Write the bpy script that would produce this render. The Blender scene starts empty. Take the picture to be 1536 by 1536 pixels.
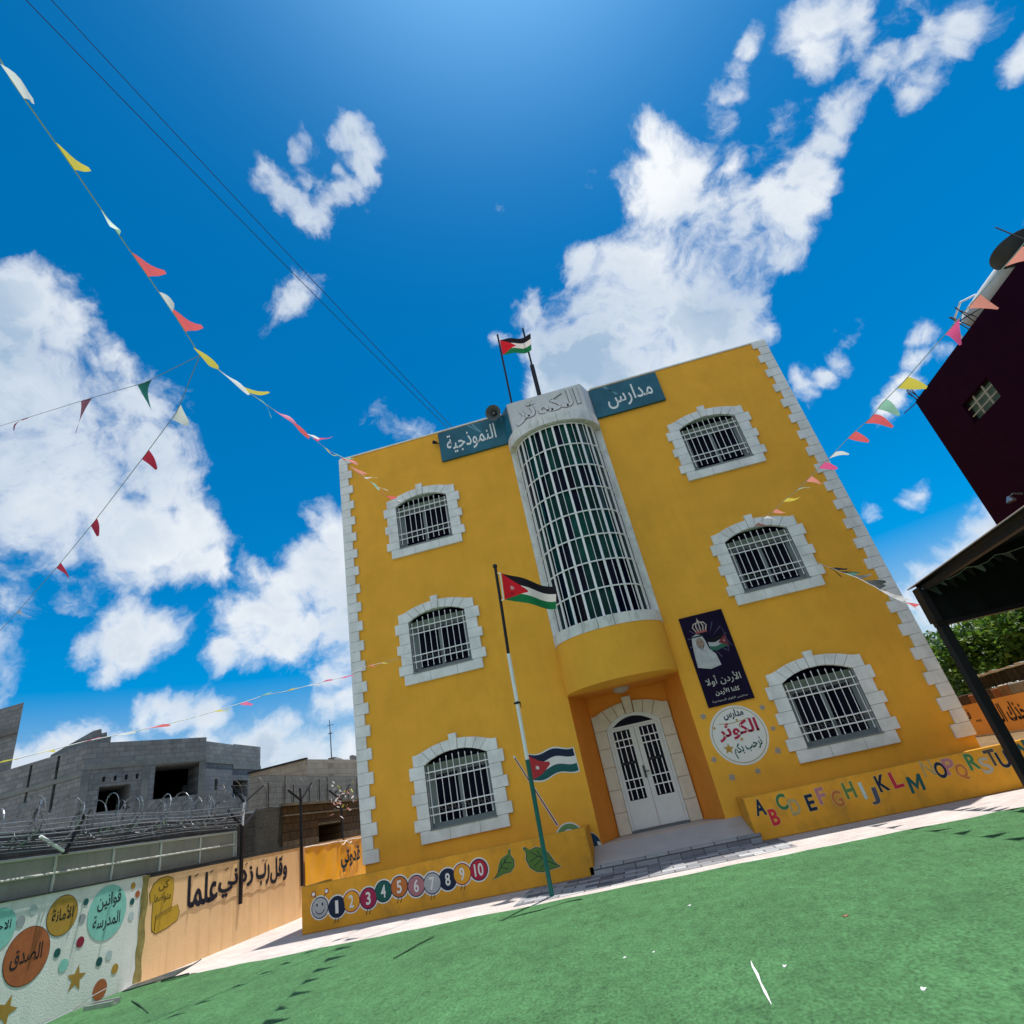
import bpy, bmesh, math, random, unicodedata
from mathutils import Vector, Matrix

EXPOSURE = 0.6
SUN_E = 3.5
SKY_S = 0.11
SKY_HUE, SKY_SAT, SKY_V = 0.492, 1.62, .84
CLOUD_A = (5.6, 5.8, 6.0)
CLOUD_B = (2.2, 3.05, 4.1)
YEL = (.86, .43, .05)
TURF = (.060, .158, .062)

# ------------------------------------------------------------------ camera, sky, sun, exposure
sc = bpy.context.scene
COL = sc.collection
CAM = {"right": [0.962311, 0.194832, -0.189732], "up": [0.256779, -0.421179, 0.86987],
       "fwd": [-0.089568, 0.885804, 0.455334], "loc": [-0.6165, -12.6846, 1.6189], "lens": 19.7987}
cd = bpy.data.cameras.new('camera'); cam = bpy.data.objects.new('camera', cd); COL.objects.link(cam)
_r, _u, _f = Vector(CAM["right"]), Vector(CAM["up"]), Vector(CAM["fwd"])
_m = Matrix((( _r.x, _u.x, -_f.x, CAM["loc"][0]), (_r.y, _u.y, -_f.y, CAM["loc"][1]),
             (_r.z, _u.z, -_f.z, CAM["loc"][2]), (0, 0, 0, 1)))
cam.matrix_world = _m
cd.sensor_fit = 'HORIZONTAL'; cd.sensor_width = 36.0; cd.lens = CAM["lens"]
cd.clip_start = 0.05; cd.clip_end = 3000
sc.camera = cam
sc.render.resolution_x = sc.render.resolution_y = 1024
sc.view_settings.view_transform = 'Standard'; sc.view_settings.look = 'None'
sc.view_settings.gamma = 1.0; sc.view_settings.exposure = EXPOSURE
sc.view_settings.use_curve_mapping = False
sc.render.engine = 'CYCLES'
sc.cycles.max_bounces = 8; sc.cycles.diffuse_bounces = 4; sc.cycles.glossy_bounces = 3
sc.cycles.use_denoising = True
sc.cycles.sample_clamp_indirect = 8.0

SUN_DIR = Vector((0.13, 0.15, 1.0)).normalized()
sd = bpy.data.lights.new('sun', 'SUN'); so = bpy.data.objects.new('sun', sd); COL.objects.link(so)
sd.energy = SUN_E; sd.angle = math.radians(0.5); sd.color = (1.0, 0.96, 0.9)
so.rotation_euler = SUN_DIR.to_track_quat('Z', 'Y').to_euler(); so.location = (0, 0, 40)
CLOUDS = [[0.265, 0.547, 0.794, 0.0485, 1], [0.225, 0.59, 0.776, 0.0513, 1], [0.28, 0.594, 0.754, 0.084, 1], [0.337, 0.624, 0.705, 0.1018, 1], [0.256, 0.665, 0.702, 0.109, 1], [0.179, 0.697, 0.694, 0.1014, 1], [0.118, 0.736, 0.666, 0.0988, 1], [0.34, 0.679, 0.651, 0.0935, 1], [0.277, 0.736, 0.618, 0.1065, 1], [0.396, 0.609, 0.687, 0.0688, 0.9], [0.429, 0.581, 0.691, 0.0461, 0.95], [0.438, 0.604, 0.666, 0.0445, 0.95], [0.38, 0.663, 0.645, 0.0579, 1], [0.409, 0.628, 0.662, 0.0532, 0.95], [0.344, 0.719, 0.604, 0.0587, 0.9], [0.361, 0.569, 0.739, 0.0384, 0.65], [0.07, 0.76, 0.646, 0.0797, 1], [0.034, 0.792, 0.61, 0.0741, 1], [0.172, 0.783, 0.597, 0.1138, 1], [0.325, 0.727, 0.605, 0.0648, 0.8], [0.332, 0.765, 0.551, 0.0526, 0.6], [0.035, 0.702, 0.712, 0.042, 0.6], [0.124, 0.661, 0.74, 0.0456, 0.8], [0.214, 0.81, 0.546, 0.1132, 1], [0.149, 0.581, 0.8, 0.0178, 0.4], [0.471, 0.529, 0.706, 0.0315, 0.5], [0.454, 0.552, 0.699, 0.0326, 0.6], [0.482, 0.514, 0.709, 0.0213, 0.45], [0.414, 0.53, 0.74, 0.0302, 0.45], [0.401, 0.553, 0.73, 0.0337, 0.5], [0.377, 0.563, 0.736, 0.0318, 0.4], [0.378, 0.466, 0.8, 0.0311, 0.9], [0.367, 0.491, 0.79, 0.0371, 0.9], [0.351, 0.519, 0.779, 0.0335, 0.8], [0.39, 0.446, 0.806, 0.0255, 0.8], [0.343, 0.502, 0.794, 0.0178, 0.4], [0.444, 0.434, 0.784, 0.0297, 0.52], [0.466, 0.427, 0.775, 0.0408, 0.55], [0.498, 0.428, 0.755, 0.04, 0.52], [0.527, 0.433, 0.731, 0.0368, 0.5], [0.555, 0.436, 0.708, 0.0309, 0.45], [0.541, 0.46, 0.704, 0.0322, 0.52], [0.556, 0.479, 0.68, 0.0322, 0.46], [0.545, 0.496, 0.676, 0.0221, 0.5], [0.458, 0.461, 0.761, 0.0318, 0.6], [0.581, 0.43, 0.691, 0.0298, 0.6], [0.573, 0.451, 0.685, 0.0267, 0.5], [0.523, 0.461, 0.717, 0.026, 0.5], [0.499, 0.452, 0.739, 0.024, 0.45], [0.512, 0.475, 0.716, 0.0177, 0.4], [0.621, 0.465, 0.631, 0.0218, 0.6], [0.627, 0.454, 0.633, 0.0214, 0.6], [-0.611, 0.413, 0.675, 0.0681, 1], [-0.587, 0.446, 0.675, 0.0666, 1], [-0.564, 0.487, 0.667, 0.0541, 0.9], [-0.549, 0.517, 0.657, 0.0375, 0.6], [-0.648, 0.462, 0.605, 0.1096, 1], [-0.612, 0.516, 0.599, 0.1077, 1], [-0.568, 0.545, 0.617, 0.0546, 0.8], [-0.663, 0.541, 0.518, 0.1265, 1], [-0.596, 0.587, 0.548, 0.098, 1], [-0.569, 0.637, 0.52, 0.0667, 0.9], [-0.558, 0.684, 0.47, 0.065, 0.9], [-0.548, 0.721, 0.424, 0.0365, 0.6], [-0.703, 0.562, 0.436, 0.1026, 1], [-0.648, 0.612, 0.453, 0.1063, 1], [-0.6, 0.656, 0.458, 0.0693, 0.9], [-0.685, 0.62, 0.383, 0.0485, 0.8], [-0.729, 0.576, 0.37, 0.055, 0.8], [-0.632, 0.662, 0.403, 0.0407, 0.7], [-0.573, 0.702, 0.424, 0.0445, 0.7], [-0.658, 0.68, 0.323, 0.0585, 0.9], [-0.69, 0.654, 0.311, 0.0409, 0.7], [-0.622, 0.712, 0.327, 0.0394, 0.5], [-0.673, 0.685, 0.279, 0.0341, 0.6], [-0.647, 0.701, 0.301, 0.0434, 0.8], [-0.385, 0.8, 0.46, 0.0658, 1], [-0.425, 0.804, 0.416, 0.077, 1], [-0.471, 0.799, 0.373, 0.0706, 1], [-0.529, 0.781, 0.332, 0.0622, 0.9], [-0.408, 0.836, 0.368, 0.0987, 1], [-0.561, 0.773, 0.295, 0.0448, 0.7], [-0.483, 0.819, 0.308, 0.0868, 1], [-0.404, 0.867, 0.294, 0.0837, 1], [-0.501, 0.762, 0.41, 0.0412, 0.5], [-0.517, 0.809, 0.281, 0.0493, 0.7], [-0.431, 0.869, 0.245, 0.0543, 0.7], [-0.616, 0.758, 0.216, 0.0395, 0.8], [-0.586, 0.782, 0.214, 0.04, 0.7], [-0.64, 0.737, 0.216, 0.0323, 0.6], [-0.628, 0.744, 0.231, 0.0275, 0.5], [-0.457, 0.87, 0.187, 0.0524, 0.8], [-0.501, 0.847, 0.18, 0.0457, 0.7], [-0.419, 0.886, 0.197, 0.0564, 0.8], [-0.529, 0.83, 0.177, 0.0325, 0.5], [-0.699, 0.689, 0.191, 0.0518, 0.9], [-0.726, 0.663, 0.184, 0.0357, 0.8], [-0.67, 0.721, 0.179, 0.0408, 0.8], [-0.743, 0.645, 0.178, 0.0345, 0.8], [-0.644, 0.747, 0.161, 0.0418, 0.7], [-0.6, 0.785, 0.154, 0.0438, 0.7], [-0.535, 0.831, 0.152, 0.0549, 0.8], [-0.479, 0.867, 0.137, 0.063, 0.9], [-0.419, 0.9, 0.116, 0.0645, 0.9], [-0.396, 0.916, 0.068, 0.1013, 1], [-0.492, 0.867, 0.078, 0.0845, 1], [-0.567, 0.817, 0.103, 0.0693, 1], [-0.663, 0.74, 0.114, 0.0944, 1], [-0.738, 0.664, 0.122, 0.0849, 1], [-0.292, 0.438, 0.85, 0.0373, 0.95], [-0.283, 0.463, 0.84, 0.0384, 0.95], [-0.264, 0.483, 0.835, 0.0393, 0.95], [-0.238, 0.495, 0.836, 0.0398, 0.95], [-0.208, 0.498, 0.842, 0.0372, 0.9], [-0.184, 0.495, 0.849, 0.037, 0.9], [-0.156, 0.482, 0.862, 0.0365, 0.95], [-0.139, 0.469, 0.872, 0.0332, 0.9], [-0.152, 0.448, 0.881, 0.0324, 0.9], [-0.174, 0.441, 0.88, 0.0269, 0.7], [-0.22, 0.427, 0.877, 0.0238, 0.5], [-0.238, 0.431, 0.87, 0.0186, 0.5], [-0.213, 0.441, 0.872, 0.0188, 0.5], [-0.287, 0.42, 0.861, 0.0209, 0.5], [-0.174, 0.465, 0.868, 0.0276, 0.6], [-0.175, 0.519, 0.837, 0.0205, 0.4], [-0.222, 0.475, 0.851, 0.0335, 0.62], [-0.24, 0.461, 0.854, 0.0302, 0.55], [-0.197, 0.469, 0.861, 0.0305, 0.6], [0.47, 0.722, 0.507, 0.0334, 0.75], [0.448, 0.744, 0.496, 0.0372, 0.8], [0.426, 0.76, 0.491, 0.0323, 0.75], [0.401, 0.769, 0.498, 0.036, 0.75], [0.405, 0.781, 0.476, 0.021, 0.45], [0.486, 0.71, 0.509, 0.0219, 0.5], [0.465, 0.718, 0.519, 0.0252, 0.5], [0.442, 0.725, 0.528, 0.0172, 0.4], [0.549, 0.698, 0.459, 0.028, 0.75], [0.543, 0.715, 0.44, 0.0284, 0.75], [0.529, 0.737, 0.421, 0.0263, 0.6], [0.564, 0.705, 0.43, 0.0226, 0.6], [0.509, 0.756, 0.412, 0.027, 0.5], [0.493, 0.771, 0.405, 0.022, 0.4], [0.487, 0.828, 0.277, 0.0245, 0.4], [0.499, 0.82, 0.281, 0.0161, 0.35], [0.445, 0.852, 0.277, 0.0199, 0.4], [0.555, 0.809, 0.195, 0.053, 1], [0.517, 0.838, 0.177, 0.0552, 1], [0.476, 0.864, 0.162, 0.0529, 1], [0.563, 0.794, 0.231, 0.0367, 0.8], [0.458, 0.878, 0.141, 0.05, 1], [0.575, 0.793, 0.202, 0.0547, 1], [0.523, 0.841, 0.137, 0.0721, 1], [0.491, 0.865, 0.104, 0.0734, 1], [0.536, 0.84, 0.086, 0.0688, 1], [0.451, 0.888, 0.091, 0.0651, 1], [0.025, 0.576, 0.817, 0.0182, 0.35], [-0.331, 0.559, 0.76, 0.033, 0.28], [-0.222, 0.772, 0.596, 0.0494, 0.34], [-0.05, 0.723, 0.689, 0.0241, 0.35], [0.043, 0.742, 0.67, 0.0516, 0.8], [0.369, 0.739, 0.563, 0.0303, 0.5], [-0.562, 0.802, -0.203, 0.1734, 1], [0.666, 0.715, 0.212, 0.0775, 1], [0.683, 0.553, 0.477, 0.0499, 0.8], [-0.744, 0.445, 0.499, 0.1338, 1], [-0.787, 0.549, 0.282, 0.1069, 1]]

def make_world():
    w = bpy.data.worlds.new("World"); sc.world = w; w.use_nodes = True
    nt = w.node_tree; N = nt.nodes; L = nt.links; N.clear()
    def nd(t, **k):
        n = N.new(t)
        for a, b in k.items(): setattr(n, a, b)
        return n
    def math_(op, a, b=None, c=None, clamp=False):
        n = nd('ShaderNodeMath', operation=op, use_clamp=clamp)
        for i, x in enumerate((a, b, c)):
            if x is None: continue
            if isinstance(x, (int, float)): n.inputs[i].default_value = x
            else: L.new(x, n.inputs[i])
        return n.outputs[0]
    out = nd('ShaderNodeOutputWorld'); bg = nd('ShaderNodeBackground')
    bg.inputs['Strength'].default_value = SKY_S
    sky = nd('ShaderNodeTexSky', sky_type='NISHITA'); sky.sun_disc = False
    sky.sun_elevation = math.asin(SUN_DIR.z); sky.sun_rotation = math.atan2(SUN_DIR.x, SUN_DIR.y)
    sky.altitude = 900; sky.air_density = 1.0; sky.dust_density = 0.1; sky.ozone_density = 3.0
    hs = nd('ShaderNodeHueSaturation'); hs.inputs['Hue'].default_value = SKY_HUE
    hs.inputs['Saturation'].default_value = SKY_SAT; hs.inputs['Value'].default_value = SKY_V
    L.new(sky.outputs[0], hs.inputs['Color'])
    tc = nd('ShaderNodeTexCoord')
    sz = nd('ShaderNodeSeparateXYZ'); L.new(tc.outputs['Generated'], sz.inputs[0])
    for sock, lo in (('Saturation', .55), ('Value', .62)):      # paler, calmer air low over the horizon
        hr = nd('ShaderNodeMapRange', interpolation_type='SMOOTHSTEP'); L.new(sz.outputs['Z'], hr.inputs['Value'])
        hr.inputs['From Min'].default_value = .0; hr.inputs['From Max'].default_value = .30
        hr.inputs['To Min'].default_value = lo; hr.inputs['To Max'].default_value = hs.inputs[sock].default_value; L.new(hr.outputs[0], hs.inputs[sock])
    nrm = nd('ShaderNodeVectorMath', operation='NORMALIZE'); L.new(tc.outputs['Generated'], nrm.inputs[0])
    D = nrm.outputs[0]
    def noise(scale, detail, rough, vec, off=0.0, dist=0.0):
        mp = nd('ShaderNodeVectorMath', operation='ADD'); mp.inputs[1].default_value = (off, off * .7, off * 1.3)
        L.new(vec, mp.inputs[0])
        n = nd('ShaderNodeTexNoise'); n.inputs['Scale'].default_value = scale
        n.inputs['Detail'].default_value = detail; n.inputs['Roughness'].default_value = rough
        n.inputs['Distortion'].default_value = dist
        L.new(mp.outputs[0], n.inputs['Vector']); return n
    wn = noise(5.0, 6, .6, D, 3.1)
    sub = nd('ShaderNodeVectorMath', operation='SUBTRACT'); sub.inputs[1].default_value = (.5, .5, .5)
    L.new(wn.outputs['Color'], sub.inputs[0])
    mul = nd('ShaderNodeVectorMath', operation='SCALE'); mul.inputs['Scale'].default_value = .10
    L.new(sub.outputs[0], mul.inputs[0])
    add = nd('ShaderNodeVectorMath', operation='ADD'); L.new(D, add.inputs[0]); L.new(mul.outputs[0], add.inputs[1])
    DW = add.outputs[0]
    cur = None
    for x, y, z, r, q in CLOUDS:
        d = nd('ShaderNodeVectorMath', operation='DISTANCE'); L.new(DW, d.inputs[0]); d.inputs[1].default_value = (x, y, z)
        v = math_('MULTIPLY_ADD', d.outputs['Value'], -q / r, q)
        cur = v if cur is None else math_('SMOOTH_MAX', cur, v, .12)
    # unseen overcast added behind the camera to brighten the shaded facade
    bk = nd('ShaderNodeMapRange', interpolation_type='SMOOTHSTEP'); L.new(sz.outputs['Y'], bk.inputs['Value'])
    bk.inputs['From Min'].default_value = -.10; bk.inputs['From Max'].default_value = -.45; bk.inputs['To Min'].default_value = -1.0; bk.inputs['To Max'].default_value = .62
    cur = math_('MAXIMUM', cur, bk.outputs[0])
    fine = noise(6.0, 14, .60, DW, 9.0, .5)
    # density: blob field + billowing noise
    a = math_('MULTIPLY_ADD', fine.outputs['Fac'], 3.0, -1.56)
    cap = math_('MINIMUM', math_('MULTIPLY', cur, 1.25), .72)
    fine2 = noise(24.0, 10, .60, DW, 4.0, .3)
    dens = math_('ADD', math_('ADD', cap, a), math_('MULTIPLY_ADD', fine2.outputs['Fac'], .9, -.47))
    mr = nd('ShaderNodeMapRange', interpolation_type='SMOOTHSTEP'); mr.inputs['From Min'].default_value = .0; mr.inputs['From Max'].default_value = .80
    L.new(dens, mr.inputs['Value'])
    # body shade: thick middles are greyer, lit edges are whiter
    big = noise(4.5, 5, .5, DW, 21.0)
    sh = math_('MULTIPLY_ADD', big.outputs['Fac'], 2.6, -.80)
    sh2 = math_('MULTIPLY', sh, math_('MINIMUM', math_('MAXIMUM', math_('MULTIPLY_ADD', dens, 1.5, -.35), 0.0), 1.0), clamp=True)
    cm = nd('ShaderNodeMix', data_type='RGBA'); L.new(sh2, cm.inputs['Factor'])
    cm.inputs['A'].default_value = (*CLOUD_A, 1); cm.inputs['B'].default_value = (*CLOUD_B, 1)
    mx = nd('ShaderNodeMix', data_type='RGBA'); L.new(mr.outputs[0], mx.inputs['Factor'])
    dt = nd('ShaderNodeVectorMath', operation='DOT_PRODUCT'); L.new(D, dt.inputs[0]); dt.inputs[1].default_value = tuple(SUN_DIR)
    au = math_('MULTIPLY', math_('POWER', math_('MAXIMUM', dt.outputs['Value'], 0.0), 26.0), 3.6)      # bright air round the sun
    ac = nd('ShaderNodeVectorMath', operation='SCALE'); ac.inputs[0].default_value = (.50, .90, 1.15); L.new(au, ac.inputs['Scale'])
    sk = nd('ShaderNodeVectorMath', operation='ADD'); L.new(hs.outputs[0], sk.inputs[0]); L.new(ac.outputs[0], sk.inputs[1])
    L.new(sk.outputs[0], mx.inputs['A']); L.new(cm.outputs['Result'], mx.inputs['B'])
    L.new(mx.outputs['Result'], bg.inputs['Color']); L.new(bg.outputs[0], out.inputs['Surface'])
    w.cycles.sampling_method = 'MANUAL'; w.cycles.sample_map_resolution = 512
make_world()

# ------------------------------------------------------------------ helpers
random.seed(11)
V3 = Vector
def tag(o, label=None, cat=None, group=None, kind=None):
    for k, v in (('label', label), ('category', cat), ('group', group), ('kind', kind)):
        if v: o[k] = v
    return o
def empty(name, loc, label, cat, group=None):
    o = bpy.data.objects.new(name, None); COL.objects.link(o); o.location = loc; o.empty_display_size = .2
    return tag(o, label, cat, group)
def wloc(o):
    v = V3((0, 0, 0))
    while o is not None: v = v + o.location; o = o.parent
    return v
class MB:
    def __init__(s): s.v = []; s.f = []; s.m = []
    def add(s, vs, fs, mi=0):
        n = len(s.v); s.v += [tuple(v) for v in vs]
        s.f += [tuple(i + n for i in f) for f in fs]; s.m += [mi] * len(fs); return s
    def box(s, x0, x1, y0, y1, z0, z1, mi=0):
        vs = [(x, y, z) for x in (x0, x1) for y in (y0, y1) for z in (z0, z1)]
        return s.add(vs, [(0, 1, 3, 2), (4, 6, 7, 5), (0, 4, 5, 1), (2, 3, 7, 6), (0, 2, 6, 4), (1, 5, 7, 3)], mi)
    def quad(s, a, b, c, d, mi=0): return s.add([a, b, c, d], [(0, 1, 2, 3)], mi)
    def poly(s, pts, mi=0): return s.add(pts, [tuple(range(len(pts)))], mi)
    def prism(s, pts, off, mi=0):
        n = len(pts); o = V3(off); a = [V3(p) for p in pts]; b = [p + o for p in a]
        fs = [tuple(range(n)), tuple(range(2 * n - 1, n - 1, -1))]
        fs += [(i, (i + 1) % n, n + (i + 1) % n, n + i) for i in range(n)]
        return s.add(a + b, fs, mi)
    def tube(s, pts, r, n=8, mi=0, r2=None, cap=True, closed=False):
        pts = [V3(p) for p in pts]; N = len(pts); vs = []; fs = []
        up = None
        for i, p in enumerate(pts):
            if closed: d = pts[(i + 1) % N] - pts[i - 1]
            else: d = pts[min(i + 1, N - 1)] - pts[max(i - 1, 0)]
            d.normalize()
            if up is None:
                up = V3((0, 0, 1)) if abs(d.z) < .9 else V3((1, 0, 0))
            a = d.cross(up)
            if a.length < 1e-4: a = d.cross(V3((1, 0.3, 0.1)))
            a.normalize(); b = a.cross(d); up = b if not closed else up
            rr = r if r2 is None else r + (r2 - r) * i / max(N - 1, 1)
            for k in range(n):
                t = 2 * math.pi * k / n; vs.append(p + a * (rr * math.cos(t)) + b * (rr * math.sin(t)))
        for i in range(N if closed else N - 1):
            j = (i + 1) % N
            for k in range(n):
                fs.append((i * n + k, i * n + (k + 1) % n, j * n + (k + 1) % n, j * n + k))
        if cap and not closed:
            fs.append(tuple(range(n - 1, -1, -1))); fs.append(tuple((N - 1) * n + k for k in range(n)))
        return s.add(vs, fs, mi)
    def lathe(s, c, axis, prof, n=20, mi=0):
        c = V3(c); ax = V3(axis).normalized(); a = ax.cross(V3((0.31, .2, .9))).normalized(); b = ax.cross(a)
        vs = []; fs = []
        for (r, h) in prof:
            for k in range(n):
                t = 2 * math.pi * k / n; vs.append(c + ax * h + a * (r * math.cos(t)) + b * (r * math.sin(t)))
        for i in range(len(prof) - 1):
            for k in range(n):
                fs.append((i * n + k, i * n + (k + 1) % n, (i + 1) * n + (k + 1) % n, (i + 1) * n + k))
        return s.add(vs, fs, mi)
    def ring(s, c, r, t, axis, n=12, m=4, mi=0):
        ax = V3(axis).normalized(); a = ax.cross(V3((0.31, .2, .9))).normalized(); b = ax.cross(a)
        return s.tube([V3(c) + a * (r * math.cos(2 * math.pi * k / n)) + b * (r * math.sin(2 * math.pi * k / n)) for k in range(n)], t, m, mi, closed=True)
    def build(s, name, mats, parent=None, loc=None, smooth=False, bevel=0.0, flip=True):
        me = bpy.data.meshes.new(name)
        o = bpy.data.objects.new(name, me); COL.objects.link(o)
        if parent is not None: o.parent = parent
        if loc is not None: o.location = V3(loc) - (wloc(parent) if parent is not None else V3((0, 0, 0)))
        base = wloc(o)
        me.from_pydata([tuple(V3(v) - base) for v in s.v], [], s.f)
        if not isinstance(mats, (list, tuple)): mats = [mats]
        for m in mats: me.materials.append(m)
        me.polygons.foreach_set('material_index', s.m)
        if flip:
            bm = bmesh.new(); bm.from_mesh(me); bmesh.ops.recalc_face_normals(bm, faces=bm.faces); bm.to_mesh(me); bm.free()
        if smooth:
            me.polygons.foreach_set('use_smooth', [True] * len(me.polygons))
            try: me.set_sharp_from_angle(angle=math.radians(38))
            except Exception: pass
        me.update()
        if bevel:
            md = o.modifiers.new('edge', 'BEVEL'); md.width = bevel; md.segments = 1; md.limit_method = 'ANGLE'
        return o
def copy_tree(o, parent, loc):
    c = o.copy(); COL.objects.link(c); c.parent = parent; c.location = loc
    for ch in list(o.children): copy_tree(ch, c, ch.location.copy())
    return c
def wall_grid(mb, fn, u0, u1, v0, v1, holes, depth, mi=0, mr=None, back=False):
    """flat wall with rectangular openings; fn(u, v, w) -> point, w = depth inwards"""
    us = sorted({u0, u1} | {h[0] for h in holes} | {h[1] for h in holes}); vs = sorted({v0, v1} | {h[2] for h in holes} | {h[3] for h in holes})
    mr = mi if mr is None else mr
    for a, b in zip(us, us[1:]):
        for c, d in zip(vs, vs[1:]):
            m, n = (a + b) / 2, (c + d) / 2
            if any(h[0] < m < h[1] and h[2] < n < h[3] for h in holes): continue
            mb.quad(fn(a, c, 0), fn(b, c, 0), fn(b, d, 0), fn(a, d, 0), mi)
    for a, b, c, d in holes:
        for (p, q) in (((a, c), (b, c)), ((b, c), (b, d)), ((b, d), (a, d)), ((a, d), (a, c))):
            mb.quad(fn(p[0], p[1], 0), fn(q[0], q[1], 0), fn(q[0], q[1], depth), fn(p[0], p[1], depth), mr)
        if back: mb.quad(fn(a, c, depth), fn(b, c, depth), fn(b, d, depth), fn(a, d, depth), mr)

# ---- lettering: built-in font, Arabic shaped into joined forms
_AR = {}
for _c in range(0xFE70, 0xFEFD):
    _d = unicodedata.decomposition(chr(_c)).split()
    if _d and _d[0].startswith('<'):
        _AR.setdefault(''.join(chr(int(x, 16)) for x in _d[1:]), {})[_d[0].strip('<>')] = chr(_c)
def shape_ar(t):
    out = []; i = 0; join = False
    def has(ch, f): return ch in _AR and f in _AR[ch]
    while i < len(t):
        ch = t[i]
        if ch == '\u0644' and i + 1 < len(t) and (ch + t[i + 1]) in _AR: ch = ch + t[i + 1]
        nx = t[i + len(ch)] if i + len(ch) < len(t) else ''
        if ch not in _AR: out.append(ch); join = False; i += len(ch); continue
        nj = nx in _AR and ('final' in _AR[nx] or has(nx, 'final')) and has(ch, 'initial')
        f = 'medial' if join and nj else 'final' if join else 'initial' if nj else 'isolated'
        if f not in _AR[ch]: f = 'final' if join and 'final' in _AR[ch] else 'isolated'
        out.append(_AR[ch].get(f, ch)); join = bool(nj); i += len(ch)
    return ''.join(reversed(out))
_TC = {}
def text_geo(t, bold=0.0, arabic=False, res=3):
    k = (t, bold, arabic)
    if k in _TC: return _TC[k]
    c = bpy.data.curves.new('t', 'FONT'); c.body = shape_ar(t) if arabic else t
    c.resolution_u = res; c.offset = bold; c.size = 1.0
    o = bpy.data.objects.new('t', c); COL.objects.link(o); bpy.context.view_layer.update()
    me = o.evaluated_get(bpy.context.evaluated_depsgraph_get()).to_mesh()
    vs = [(v.co.x, v.co.y) for v in me.vertices]; fs = [tuple(p.vertices) for p in me.polygons]
    bpy.data.objects.remove(o); bpy.data.curves.remove(c)
    x0, x1 = min(v[0] for v in vs), max(v[0] for v in vs); y0, y1 = min(v[1] for v in vs), max(v[1] for v in vs)
    vs = [((x - x0) / (x1 - x0) - .5, (y - y0) / (y1 - y0) - .5) for x, y in vs]
    _TC[k] = (vs, fs, (x1 - x0) / (y1 - y0)); return _TC[k]
def put_text(mb, t, c, U, Vv, w=None, h=None, bold=0.0, arabic=False, mi=0, rot=0.0, thick=0.0, warp=None):
    vs, fs, asp = text_geo(t, bold, arabic)
    if w is None: w = h * asp
    if h is None: h = w / asp
    U, Vv = V3(U), V3(Vv); cs, sn = math.cos(rot), math.sin(rot); P = []
    for x, y in vs:
        a, b = x * w, y * h
        a, b = a * cs - b * sn, a * sn + b * cs
        if warp: a, b = warp(a, b)
        P.append(V3(c) + U * a + Vv * b)
    if thick:
        nrm = U.cross(Vv).normalized() * thick; n = len(P); ed = {}
        for f in fs:
            for i in range(len(f)):
                e = (f[i], f[(i + 1) % len(f)]); ed[e] = 1
        side = [(a, b, b + n, a + n) for (a, b) in ed if (b, a) not in ed]
        mb.add(P + [p + nrm for p in P], [tuple(i + n for i in f) for f in fs] + side, mi)
    else: mb.add(P, fs, mi)
def circ(c, r, U, Vv, n=28, ry=None):
    U, Vv = V3(U), V3(Vv); ry = r if ry is None else ry
    return [V3(c) + U * (r * math.cos(2 * math.pi * k / n)) + Vv * (ry * math.sin(2 * math.pi * k / n)) for k in range(n)]
def star(c, R_, r_, U, Vv, n=5, rot=math.pi / 2):
    U, Vv = V3(U), V3(Vv); P = []
    for k in range(2 * n):
        q = R_ if k % 2 == 0 else r_; t = rot + math.pi * k / n
        P.append(V3(c) + U * (q * math.cos(t)) + Vv * (q * math.sin(t)))
    return P

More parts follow.
